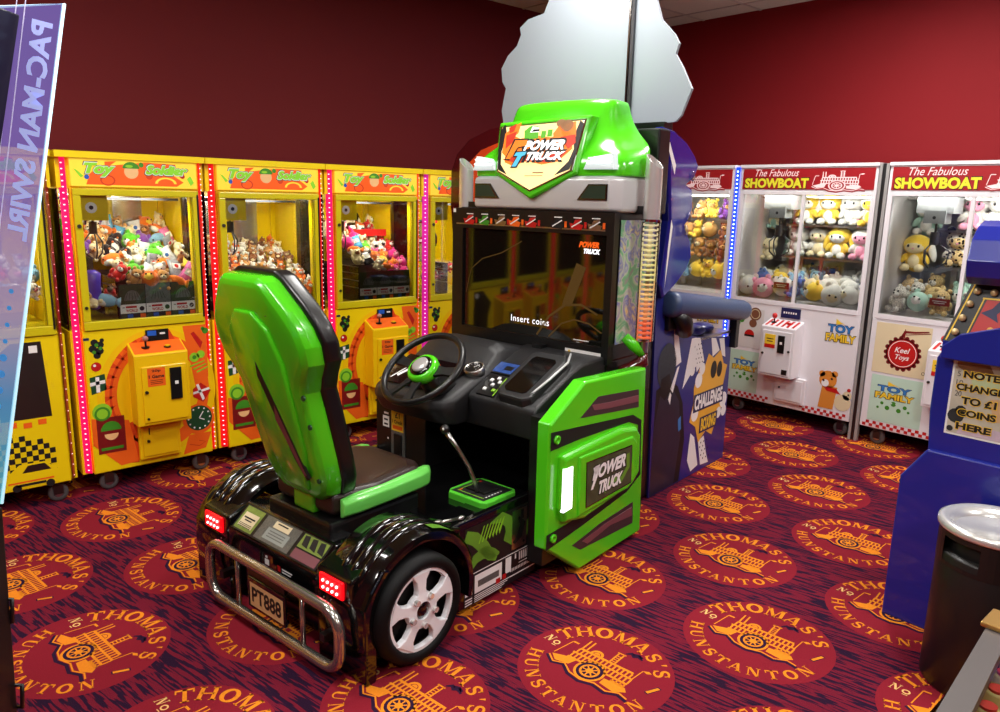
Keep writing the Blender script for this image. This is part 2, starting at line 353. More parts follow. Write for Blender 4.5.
for i in range(-14, 15):
    for j in range(-14, 15):
        lu = 2.844+.623*(i+j); lv = 1.009+.38*(i-j)
        wx, wy = cl*lu-sl*lv, sl*lu+cl*lv
        if not (-.2 < wx < WX-.35 and -.6 < wy < WY-.35): continue
        def P(a, b, z=0, lu=lu, lv=lv):
            u, v = lu+b, lv-a; return (cl*u-sl*v, sl*u+cl*v, .0004*(z+1))
        fl.m(m_disc); disc(fl, lambda a, b: P(a, b, 0), 0, 0, .298, 48)
        fl.m(m_gold)
        hh = .066
        for s_, cs in (("THOMA", (152, 134, 115, 95, 76)), ("S'S", (58, 46, 34))):
            for ch, an in zip(s_, cs):
                A = R(an); rr = .25; hh = .074 if s_ == 'THOMA' else .062
                fl.m(m_gold); glyph(fl, ch, lambda x, y, A=A: P(rr*math.cos(A)+hh*(x*math.sin(A)+y*math.cos(A)), rr*math.sin(A)+hh*(-x*math.cos(A)+y*math.sin(A)), 2))
        for ch, an in zip('HUNSTANTON', (-162, -146, -130, -115, -101, -86.5, -71, -54.5, -38, -21)):
            A = R(an); rr = .243; hh = .055
            glyph(fl, ch, lambda x, y, A=A: P(rr*math.cos(A)+hh*(-x*math.sin(A)-y*math.cos(A)), rr*math.sin(A)+hh*(x*math.cos(A)-y*math.sin(A)), 2))
        fl.m(m_navy)
        pgon(fl, lambda a, b: P(a, b, 1), [(.210, .002), (.228, -.004), (.254, .056), (.236, .062)]); fl.m(m_gold); pgon(fl, lambda a, b: P(a, b, 2), [(.214, .006), (.226, .002), (.25, .052), (.238, .056)])
        fl.m(m_cream); glyph(fl, 'N', lambda x, y: P(-.25+.036*x+.01*y, .05+.042*y, 2)); disc(fl, lambda a, b: P(a, b, 2), -.212, .04, .015, 14, r_in=.009)
        rect(fl, lambda a, b: P(a, b, 2), -.222, .016, -.203, .02)
        steamer(fl, lambda a, b, z: P(a*1.1+.016, b*1.15+.005, z), m_gold, m_navy)
fl.build('floor', kind='structure')
m_skirt = mat('dark skirting', c255(40, 16, 18), .5)
MB().m(m_skirt).box((X0, WY-.015, 0), (WX, WY, .1)).build('baseboard_left', kind='structure')
MB().m(m_skirt).box((WX-.015, Y0, 0), (WX, WY-.015, .1)).build('baseboard_right', kind='structure')
# ------------------------------------------------------------------ shared materials
m_yel = mat('yellow enamel', c255(240, 210, 6), .35, coat=.25, noise=.04, nscale=3)
m_yel2 = mat('olive yellow door paint', c255(205, 190, 14), .35, coat=.2)
m_yelbox = mat('golden yellow box', c255(242, 196, 10), .35, coat=.2)
m_orange = mat('orange print', c255(240, 100, 20), .45)
m_dorange = mat('deep orange print', c255(214, 66, 16), .45)
m_red = mat('red print', c255(190, 24, 22), .4)
m_dred = mat('dark red print', c255(120, 16, 20), .4)
m_green = mat('green print', c255(60, 140, 30), .45)
m_lime = mat('lime print', c255(140, 205, 40), .45)
m_dgreen = mat('dark green print', c255(20, 70, 40), .45)
m_white = mat('white print', c255(240, 240, 238), .4)
m_black = mat('black plastic', c255(14, 14, 15), .35)
m_ink = mat('black print', c255(16, 16, 18), .5)
m_skin = mat('peach print', c255(240, 190, 130), .5)
m_blue = mat('blue print', c255(30, 90, 190), .45)
m_navyp = mat('navy print', c255(24, 30, 80), .45)
m_rub = mat('grey rubber', c255(88, 84, 84), .6)
m_drub = mat('black rubber', c255(20, 20, 20), .7)
m_steel = mat('brushed steel', c255(190, 188, 184), .28, metal=1)
m_chrome = mat('chrome', c255(225, 222, 218), .09, metal=1)
m_dsteel = mat('dark steel', c255(90, 90, 92), .35, metal=1)
m_glass = glassmat('window glass', (.97, .98, .97), .05)
m_acryl = glassmat('clear acrylic', (.93, .96, .96), .10)
m_mirror = mat('mirror panel', c255(200, 202, 196), .18, metal=.75)
m_tube = mat('cabinet tube light', (1, 1, 1), .5, emit=(1, .96, .85), es=5)
m_ledw = mat('led bead', (1, .8, .8), .5, emit=(1, .62, .7), es=1.6)
def led(name, col, es): return mat(name, col, .4, emit=col, es=es)
LEDS = {'pink': led('hot pink led strip', c255(240, 10, 90), .8), 'red': led('red led strip', c255(225, 16, 26), .55), 'darkred': led('deep red led strip', c255(120, 6, 14), .25), 'orange': led('orange led strip', c255(240, 90, 40), .5), 'purple': led('purple led strip', c255(190, 20, 150), .7), 'blue': led('blue led strip', c255(20, 60, 255), 1.6)}
m_ledb = mat('led blue bead', (.6, .8, 1), .5, emit=(.6, .8, 1), es=7)
m_signback = mat('backlit sign yellow', c255(244, 210, 60), .4, emit=c255(250, 200, 50), es=.30)
m_signor = mat('backlit sign orange', c255(240, 90, 20), .4, emit=c255(240, 80, 15), es=.25)
m_signlime = mat('backlit sign lime', c255(130, 200, 40), .4, emit=c255(130, 200, 50), es=.25)
def caster(t, x, y, rad=.052):
    b = MB().m(m_dsteel).box((x-.03, y-.03, .112), (x+.03, y+.03, .13)).cyl((x, y, .09), .014, .03, n=10)
    b.box((x-.006, y-.024, .045), (x+.045, y-.019, .1)).box((x-.006, y+.019, .045), (x+.045, y+.024, .1)).box((x-.006, y-.024, .095), (x+.03, y+.024, .105))
    c = b.build('caster', t)
    w = MB().m(m_rub).lathe([(rad*.5, -.017), (rad*.85, -.017), (rad, -.01), (rad, .01), (rad*.85, .017), (rad*.5, .017)], (x+.02, y, rad), 'y', 22)
    w.m(m_steel).cyl((x+.02, y-.02, rad), rad*.45, .04, 'y', 14); w.build('wheel', c)
FR = lambda d: (lambda a, b: (a, -d, b))      # a front-facing sheet d metres proud of the front plane
# ------------------------------------------------------------------ yellow claw machines
YW, YD, YH = .783, .78, 1.95
def swirl_art(b, fn):
    """the printed swirls, gifts and clock of the lower panel"""
    z = lambda k: (lambda a, c: fn(a, c, k))
    b.m(m_yelbox); disc(b, z(0), .44, .56, .34, 40, ry=.39); b.m(m_orange); pgon(b, z(.5), [(.60, .95), (.74, .95), (.74, .62), (.66, .55)]); pgon(b, z(.5), [(.56, .14), (.70, .16), (.74, .26), (.60, .26)]); disc(b, z(1), .44, .56, .30, 40, ry=.36, r_in=.235)
    b.m(m_dorange); disc(b, z(2), .44, .56, .275, 40, ry=.33, r_in=.262, a0=90, a1=270)
    for k in range(16):
        a = R(100+11*k); pgon(b, z(2), [(.44+.245*math.cos(a), .56+.29*math.sin(a)), (.44+.3*math.cos(a), .56+.36*math.sin(a)), (.44+.3*math.cos(a+.09), .56+.36*math.sin(a+.09))])
    b.m(m_orange); pgon(b, z(3), [(.06, .46), (.26, .42), (.3, .16), (.2, .15), (.06, .3)])
    b.m(m_dorange); pgon(b, z(2), [(.3, .15), (.2, .16), (.26, .4), (.32, .42)]); pgon(b, z(2.5), [(.52, .94), (.4, .94), (.34, .87), (.56, .86)])
    # bunch of figures top left, ball, gifts
    b.m(m_ink)
    for x, y, r in ((.11, .9, .02), (.14, .885, .02), (.1, .865, .022), (.135, .85, .022), (.12, .825, .02), (.15, .91, .012)): disc(b, z(2), x, y, r, 9)
    b.m(m_green); 
    for x, y in ((.12, .885), (.105, .845), (.14, .865)): disc(b, z(3), x, y, .011, 7)
    b.m(m_navyp); rect(b, z(2), .055, .915, .085, .93)
    b.m(m_red); disc(b, z(2), .11, .76, .027, 16); b.m(m_white); disc(b, z(3), .102, .768, .008, 8)
    b.m(m_dgreen); pgon(b, z(2), [(.07, .70), (.15, .715), (.155, .62), (.075, .6)]); b.m(m_white); pgon(b, z(3), [(.1, .7), (.12, .7), (.12, .61), (.1, .61)]); pgon(b, z(3), [(.07, .67), (.15, .68), (.15, .66), (.07, .65)])
    b.m(m_lime); disc(b, z(4), .12, .49, .052, 20); b.m(m_green); disc(b, z(5), .12, .48, .042, 20); b.m(m_lime); disc(b, z(6), .12, .48, .03, 16)
    # framed picture, plain green cap disc
    b.m(m_dred); rect(b, z(4), .085, .24, .235, .455); b.m(m_green); disc(b, z(5), .16, .375, .055, 18, a0=0, a1=180); rect(b, z(5), .1, .258, .22, .275)
    b.m(m_skin); disc(b, z(5), .16, .355, .038, 16, a0=180, a1=360)
    # bottle, candy, gift, clock on the right
    b.m(m_orange); pgon(b, z(3), [(.62, .92), (.645, .94), (.72, .84), (.7, .77), (.655, .8)]); b.m(m_red); pgon(b, z(4), [(.645, .9), (.665, .91), (.715, .84), (.7, .8)])
    b.m(m_lime); disc(b, z(4), .66, .75, .03, 12); disc(b, z(4), .7, .765, .025, 12); b.m(m_green); disc(b, z(5), .66, .75, .013, 9)
    b.m(m_lime); 
    for k in range(3): pgon(b, z(4), [(.63+.02*k, .70-.02*k), (.72+.01*k, .725-.02*k), (.72+.01*k, .718-.02*k), (.63+.02*k, .69-.02*k)])
    b.m(m_red); pgon(b, z(4), [(.64, .55), (.69, .585), (.75, .53), (.7, .46), (.64, .5)]); b.m(m_white); pgon(b, z(5), [(.66, .575), (.675, .58), (.71, .48), (.695, .47)]); pgon(b, z(5), [(.64, .53), (.74, .55), (.742, .535), (.64, .515)])
    b.m(m_orange); disc(b, z(2), .665, .355, .098, 28); b.m(m_dgreen); disc(b, z(3), .668, .36, .08, 28)
    b.m(m_white)
    for k in range(12):
        a = 2*PI*k/12; disc(b, z(4), .668+.066*math.cos(a), .36+.066*math.sin(a), .006, 6)
    ribbon(b, z(4), [(.668, .36), (.695, .4)], .006); ribbon(b, z(4), [(.668, .36), (.7, .345)], .006)
    b.m(m_green); disc(b, z(2), .735, .91, .02, 8); disc(b, z(2), .72, .925, .012, 7)
    b.m(m_dorange); ribbon(b, z(2), [(.6, .2), (.66, .18), (.7, .2), (.66, .215)], .006)
def yellow_machine(x, label, left='red', right='red', yoff=0., taxi=False):
    t = thing('claw_machine', label, 'claw machine', (x, 4.664+yoff, 0))
    b = MB().m(m_yel)
    b.box((.0, .03, .125), (YW, YD, .965)); b.box((.055, 0, .125), (YW-.04, .05, .965)); b.build('base_cabinet', t)
    b = MB().m(m_yel).box((0, .02, 1.755), (YW, YD, YH-.03)).box((-.004, -.012, YH-.035), (YW+.004, YD, YH)); b.build('top_box', t)
    # four posts and the rear wall
    for px, py in ((.06, .02), (YW-.085, .02), (.0, YD-.04), (YW-.04, YD-.04)):
        MB().m(m_yel).box((px, py, .965), (px+.04, py+.04, 1.755)).build('corner_post', t)
    b = MB().m(m_yel).box((.04, YD-.02, .965), (YW-.04, YD-.005, 1.755)); b.m(m_mirror); b.box((.16, YD-.026, 1.2), (.32, YD-.02, 1.72)); b.box((.46, YD-.026, 1.2), (.64, YD-.02, 1.72))
    b.build('back_panel', t)
    for sx in (.004, YW-.010):
        MB().m(m_glass).box((sx, .07, .97), (sx+.006, .40, 1.75)).build('side_glass', t); MB().m(m_yel).box((sx, .40, .97), (sx+.006, YD-.05, 1.75)).build('side_panel', t)
    # door with glass
    b = MB().m(m_yel2); x0, x1, z0, z1 = .065, YW-.045, .97, 1.752; a0, a1, c0, c1 = .105, YW-.08, 1.02, 1.715
    b.box((x0, -.015, z0), (x1, .02, c0)).box((x0, -.015, c1), (x1, .02, z1)).box((x0, -.015, c0), (a0, .02, c1)).box((a1, -.015, c0), (x1, .02, c1))
    d = b.build('door', t); bevel(d, .004)
    b = MB().m(m_glass).box((a0, .0, c0), (a1, .005, c1)); b.build('glass', d)
    b = MB().m(m_black).box((x1-.012, -.018, 1.0), (x1-.002, -.0151, 1.73)); b.build('seal', d)
    MB().m(m_dsteel).cyl((x0+.02, -.022, 1.55), .011, .008, 'y', 12).cyl((x0+.02, -.022, 1.1), .009, .008, 'y', 12).build('lock', d)
    # backlit sign
    b = MB().m(m_signback).box((.065, -.004, 1.765), (YW-.045, .02, 1.912))
    fn = lambda k: (lambda a, c: (a, -.0045-.0004*k, c))
    b.m(m_signor); pgon(b, fn(1), [(.14, 1.775), (.62, 1.775), (.66, 1.8), (.6, 1.84), (.62, 1.9), (.45, 1.905), (.2, 1.87), (.16, 1.83)]); pgon(b, fn(1), [(.24, 1.9), (.3, 1.905), (.24, 1.86)])
    b.m(m_signback); disc(b, fn(2), .56, 1.79, .06, 20, ry=.035, r_in=.045, a0=0, a1=180)
    b.m(m_dorange); disc(b, fn(2), .25, 1.8, .04, 14, ry=.03, r_in=.03); disc(b, fn(2), .47, 1.83, .02, 10)
    b.m(m_blue); disc(b, fn(3), .145, 1.815, .013, 10); b.m(m_signlime); pgon(b, fn(3), [(.08, 1.86), (.1, 1.85), (.13, 1.82), (.115, 1.81)]); pgon(b, fn(3), [(.68, 1.82), (.7, 1.84), (.72, 1.8), (.7, 1.78)])
    b.m(m_red); disc(b, fn(3), .655, 1.835, .014, 10); b.m(m_green); disc(b, fn(3), .43, 1.89, .014, 10)
    sg = b.build('sign_panel', t)
    b = MB()
    for k, mm, g in ((3, m_dgreen, .008), (4, m_white, .004), (5, m_signlime, 0)):
        b.m(mm); o = g
        text(b, 'Toy', fn(k), (.135-o, 1.818-o, .292+o, 1.892+o), bold=.06+g*4, shear=.3)
        text(b, 'Soldier', fn(k), (.45-o, 1.838-o, .685+o, 1.892+o), bold=.06+g*4, shear=.3)
    b.build('lettering', sg)
    b = MB().m(m_skin); disc(b, fn(3), .375, 1.85, .038, 18); b.m(m_green); disc(b, fn(4), .375, 1.868, .045, 18, ry=.036, a0=0, a1=180); b.m(m_lime); disc(b, fn(5), .365, 1.88, .02, 12, ry=.008)
    b.build('cap_badge', sg)
    # corner led strips
    def strip(nm, xa, xb):
        s = MB().m(LEDS[nm]); dlt = .009*(1 if xb > xa else -1); xa, xb = xa+dlt, xb-dlt; s.add([(xa, .03, .135), (xb, -.006, .135), (xb, -.006, 1.93), (xa, .03, 1.93), (xb, .03, .135), (xb, .03, 1.93)], [(0, 1, 2, 3), (1, 4, 5, 2), (0, 4, 1), (3, 2, 5), (0, 3, 5, 4)], False)
        s.m(m_ledb if nm == 'blue' else m_ledw)
        if nm != 'darkred':
            for k in range(56):
                zz = .15+.0315*k; xm, ym = (xa+xb)/2, .011; s.add([(xm-.004, ym-.0006-.004*(xb < xa)+.002, zz), (xm+.004, ym-.004, zz), (xm+.004, ym-.004, zz+.006), (xm-.004, ym+.001, zz+.006)], [(0, 1, 2, 3)], False)
        else:
            for k in range(28): s.add([((xa+xb)/2-.002, .008, .15+.063*k), ((xa+xb)/2+.002, .008, .15+.063*k), ((xa+xb)/2+.002, .008, .154+.063*k), ((xa+xb)/2-.002, .008, .154+.063*k)], [(0, 1, 2, 3)], False)
        s.build('led_strip', t)
    strip(left, .004, .052); strip(right, YW-.002, YW-.038)
    # front panel print
    b = MB().m(m_yel).box((.06, -.006, .13), (YW-.045, .0, .962)); fn3 = lambda a, c, k: (a, -.0064-.0004*k, c)
    if not taxi: swirl_art(b, fn3)
    else:
        z = lambda k: (lambda a, c: fn3(a, c, k))
        b.m(m_dsteel); pgon(b, z(1), [(.38, .82), (.52, .94), (.66, .94), (.68, .52), (.44, .52), (.43, .7)])
        b.m(m_white); rect(b, z(2), .6, .88, .64, .92); b.m(m_orange)
        for k in range(4): rect(b, z(2), .4+.07*k, .47+.01*(k % 2), .44+.07*k, .5+.01*(k % 2))
        b.m(m_ink)
        for i in range(10):
            for j in range(9):
                if (i+j) % 2 == 0 and j*.03 < .27 - abs(i-3)*.012: rect(b, z(2), .40+.028*i, .16+.03*j, .428+.028*i, .19+.03*j)
        b.m(m_yel); pgon(b, z(3), [(.43, .14), (.68, .14), (.7, .2), (.62, .27), (.5, .27), (.43, .21)]); b.m(m_dsteel); pgon(b, z(4), [(.51, .22), (.54, .26), (.62, .26), (.65, .22)])
        b.m(m_orange); rect(b, z(4), .44, .165, .66, .175); b.m(m_ink); rect(b, z(4), .48, .145, .62, .16); disc(b, z(4), .48, .14, .022, 12); disc(b, z(4), .64, .14, .022, 12)
    b.build('front_panel', t)
    # coin box
    bx0, bx1, by, bz0, bz1 = (.28, .585, -.12, .395, .83) if not taxi else (-.0, .34, -.12, .395, .83)
    b = MB().m(m_yelbox); P = [(bx0, -.0, bz1+.05), (bx1, 0, bz1+.05), (bx1, by, bz1-.01), (bx0, by, bz1-.01)]
    b.add([(bx0, 0, bz0), (bx1, 0, bz0), (bx1, by, bz0), (bx0, by, bz0)]+P, [(0, 1, 2, 3), (4, 7, 6, 5), (3, 2, 6, 7), (0, 3, 7, 4), (2, 1, 5, 6), (0, 4, 5, 1)], False)
    cb_ = b.build('coin_box', t); bevel(cb_, .006)
    b = MB().m(m_orange); ztop = lambda yy: bz1+.05-(.06)*(-yy/.12)
    b.poly([(bx0+.01, -.008, ztop(-.008)+.0015), (bx0+.01, by+.01, ztop(by+.01)+.0015), (bx1-.01, by+.01, ztop(by+.01)+.0015), (bx1-.01, -.008, ztop(-.008)+.0015)])
    b.build('control_top', cb_)
    b = MB().m(m_yelbox).box((bx0+.035, by-.008, bz0+.02), (bx1-.02, by, bz1-.08)); dd = b.build('box_door', cb_); bevel(dd, .003)
    b = MB().m(m_black).box((bx0+.19, by-.016, bz1-.29), (bx0+.255, by-.008, bz1-.1)); b.m(m_white).box((bx0+.215, by-.018, bz1-.2), (bx0+.235, by-.016, bz1-.18)).build('coin_slot', dd)
    b = MB().m(m_orange); fb = lambda a, c: (a, by-.0085, c); rect(b, fb, bx0+.065, bz1-.2, bx0+.165, bz1-.09); b.m(m_ink)
    text(b, '20p', lambda a, c: (a, by-.009, c), (bx0+.09, bz1-.118, bx0+.14, bz1-.1), .03); text(b, '1 Game', lambda a, c: (a, by-.009, c), (bx0+.072, bz1-.15, bx0+.158, bz1-.13), .03)
    for k in range(3): rect(b, lambda a, c: (a, by-.009, c), bx0+.08, bz1-.165-.01*k, bx0+.15, bz1-.162-.01*k)
    b.build('price_label', dd)
    MB().m(m_dsteel).cyl((bx0+.055, by-.016, bz1-.23), .01, .01, 'y', 10).cyl((bx0+.055, by-.016, bz1-.39), .007, .01, 'y', 10).build('lock', dd)
    jx = bx0+.085; b = MB().m(m_black).cyl((jx, -.06, ztop(-.06)), .022, .008, n=14).cyl((jx, -.07, ztop(-.07)+.006), .006, .045, n=8); j = b.build('joystick', cb_)
    MB().m(mat('joystick knob', c255(180, 120, 110), .3)).ell((jx, -.07, ztop(-.07)+.062), .017).build('knob', j)
    MB().m(m_black).cyl((jx+.12, -.07, ztop(-.07)), .02, .006, n=14).m(m_yelbox).cyl((jx+.12, -.07, ztop(-.07)+.004), .014, .01, n=14).build('button', cb_)
    MB().m(m_black).box((jx+.02, -.012, .88), (jx+.15, -.0075, .945)).m(m_blue).box((jx+.03, -.013, .91), (jx+.08, -.012, .94)).m(m_white).box((jx+.1, -.013, .915), (jx+.13, -.012, .925)).build('display', t)
    # prize chute with flap
    cx0, cx1 = (bx0+.02, bx1-.045)
    b = MB().m(m_yelbox).box((cx0, -.035, .165), (cx1, -.006, .385)); ch = b.build('prize_chute', t); bevel(ch, .008)
    b = MB().m(m_yelbox).box((cx0+.02, -.042, .185), (cx1-.02, -.035, .37)); fp = b.build('flap', ch); bevel(fp, .006); MB().m(m_dsteel).cyl((cx0+.05, -.05, .28), .009, .01, 'y', 10).box((cx0+.055, -.046, .32), (cx0+.06, -.042, .36)).build('flap_lock', ch)
    for px, py in ((.12, .06), (YW-.12, .06), (.12, YD-.08), (YW-.12, YD-.08)): caster(t, px, py)
    # inside: bed, clear chute, light, gantry and claw
    MB().m(m_yel2).box((.05, .03, .965), (YW-.05, YD-.03, 1.0)).build('prize_bed', t)
    b = MB().m(m_acryl).box((.255, .03, 1.0), (.259, .3, 1.25)).box((.11, .296, 1.0), (.255, .3, 1.25)); b.m(m_steel)
    for zz in (1.25, 1.2, 1.15, 1.1): b.box((.253, .03, zz), (.261, .3, zz+.004))
    b.build('chute_guard', t)
    b = MB().m(m_tube).box((.12, .05, 1.735), (YW-.1, .07, 1.75)); lt = b.build('light_tube', t)
    area('tube_light', (YW/2, .10, 1.72), .55, .1, 5.5, (1, .95, .82), (R(25), 0, 0), t)
    gx = .19; b = MB().m(m_dsteel).box((.05, .32, 1.69), (YW-.05, .34, 1.705)).box((gx-.06, .12, 1.70), (gx-.045, .6, 1.715)).m(m_yel).box((gx-.09, .02, 1.58), (gx+.055, .22, 1.715)); b.m(m_white); disc(b, lambda a, c: (a, .019, c), gx-.03, 1.65, .03, 18)
    b.m(m_ink); disc(b, lambda a, c: (a, .018, c), gx-.03, 1.65, .012, 8); gt = b.build('gantry', t)
    b = MB().m(m_dsteel).cyl((gx, .14, 1.50), .022, .07, n=12).tube([(gx, .14, 1.57), (gx, .14, 1.6)], .006)
    for k in range(3):
        a = 2*PI*k/3+.5; cx, sx = math.cos(a), math.sin(a)
        b.tube([(gx+.015*cx, .14+.015*sx, 1.51), (gx+.06*cx, .14+.06*sx, 1.45), (gx+.05*cx, .14+.05*sx, 1.39), (gx+.015*cx, .14+.015*sx, 1.36)], .0045, 6)
    b.build('claw', t)
    return t
Mach = {}
YX = {1: .963-.815, 2: .963, 3: .963+.797, 4: .963+1.594, 5: .963+2.391}
Mach[1] = yellow_machine(YX[1], 'yellow claw machine behind the clear swirl panel, with checker and taxi print', 'red', 'darkred', yoff=-.02, taxi=True)
Mach[2] = yellow_machine(YX[2], 'yellow toy claw machine with hot pink left light strip and mixed toys', 'pink', 'red')
Mach[3] = yellow_machine(YX[3], 'yellow toy claw machine partly behind the green seat, full of small bears', 'red', 'red')
Mach[4] = yellow_machine(YX[4], 'yellow toy claw machine with coin box right behind the steering wheel', 'pink', 'orange')
Mach[5] = yellow_machine(YX[5], 'yellow claw machine at the corner, cut off by the black screen cabinet', 'purple', 'red')
# ------------------------------------------------------------------ toys
def fur(name, rgb, **k): return mat('plush '+name, c255(*rgb), .9, spec=.15, sheen=.4, noise=.10, nscale=60, bump=.6, bscale=500, **k)
F = {'white': fur('white', (236, 234, 226)), 'cream': fur('cream', (238, 222, 178)), 'yellow': fur('yellow', (244, 206, 70)), 'orange': fur('orange', (236, 120, 36)), 'brown': fur('brown', (140, 84, 44)), 'tan': fur('tan', (204, 150, 84)), 'red': fur('red', (206, 40, 32)), 'pink': fur('pink', (240, 160, 186)), 'magenta': fur('magenta', (210, 40, 130)), 'blue': fur('blue', (60, 110, 190)), 'light blue': fur('light blue', (140, 190, 220)), 'purple': fur('purple', (120, 70, 160)), 'green': fur('green', (90, 190, 40)), 'grey': fur('grey', (160, 160, 166)), 'black': fur('black', (28, 26, 30)), 'mint': fur('mint', (176, 214, 196)), 'navy': fur('navy', (30, 40, 90))}
m_eye = mat('toy eye', (.01, .01, .012), .15)
def spotted(name, base, spot, scale, thr, wave=False):
    m = mat('plush '+name, base, .9, spec=.15); nt = m.node_tree; b = nt.nodes['Principled BSDF']; tc = nt.nodes.new('ShaderNodeTexCoord')
    if wave: n = nt.nodes.new('ShaderNodeTexWave'); n.inputs['Scale'].default_value = scale; n.inputs['Distortion'].default_value = 6; out = n.outputs['Fac']
    else: n = nt.nodes.new('ShaderNodeTexVoronoi'); n.inputs['Scale'].default_value = scale; out = n.outputs['Distance']
    r = nt.nodes.new('ShaderNodeValToRGB'); e = r.color_ramp.elements; e[0].position = thr; e[0].color = (*spot, 1); e[1].position = thr+.06; e[1].color = (*base, 1)
    nt.links.new(tc.outputs['Object'], n.inputs['Vector']); nt.links.new(out, r.inputs[0]); nt.links.new(r.outputs[0], b.inputs['Base Color']); F[name] = m
spotted('leopard', c255(226, 196, 140), c255(40, 24, 16), 42, .34)
spotted('tiger', c255(232, 126, 40), c255(30, 18, 14), 9, .3, True)
spotted('snow leopard', c255(232, 226, 214), c255(44, 36, 34), 42, .34)
def plush_big(body, face, ear, label, loc, sc, rz, group, ears_col=None):
    """sitting plush about 1 unit tall before scaling, facing -y"""
    t = thing('plush_toy', label, 'soft toy', loc, rz, group)
    mb_, mf = F[body], F[face]; me = F[ears_col or body]; s = sc
    MB().m(mb_).at(sc=(s, s, s)).ell((0, .02, .26), (.24, .2, .27), 16, 12).m(mf).ell((0, -.10, .26), (.15, .11, .18), 12, 8).build('body', t)
    h = MB().m(mb_).at(sc=(s, s, s)).ell((0, 0, .66), (.33, .26, .26), 20, 14).build('head', t)
    MB().m(mf).at(sc=(s, s, s)).ell((0, -.13, .62), (.24, .15, .17), 16, 10).build('face', h)
    b = MB().m(m_eye).at(sc=(s, s, s))
    b.ell((-.12, -.265, .64), (.028, .02, .04), 8, 6); b.build('eye', h)
    MB().m(m_eye).at(sc=(s, s, s)).ell((.12, -.265, .64), (.028, .02, .04), 8, 6).build('eye', h)
    MB().m(F['pink'] if face != 'pink' else m_eye).at(sc=(s, s, s)).ell((0, -.28, .58), (.03, .02, .02), 8, 6).build('nose', h)
    for sx in (-1, 1):
        e = MB().m(me).at(sc=(s, s, s))
        if ear == 'long': e.ell((sx*.36, .0, .52), (.09, .07, .27), 12, 8, (0, sx*-.28, 0))
        elif ear == 'tall': e.ell((sx*.17, .02, .98), (.07, .06, .22), 12, 8, (0, sx*.2, 0))
        elif ear == 'cat': e.lathe([(.11, 0), (.085, .08), (.04, .16), (.008, .2)], (sx*.2, 0, .84), n=12)
        else: e.ell((sx*.25, .0, .88), (.10, .06, .10), 12, 8)
        e.build('ear', h)
        MB().m(mb_).at(sc=(s, s, s)).ell((sx*.25, -.08, .33), (.08, .09, .15), 10, 8, (0, sx*-.6, 0)).build('arm', t)
        MB().m(mf if face != 'white' or body == 'white' else F['white']).at(sc=(s, s, s)).ell((sx*.17, -.2, .1), (.11, .15, .10), 12, 8).build('foot', t)
    return t
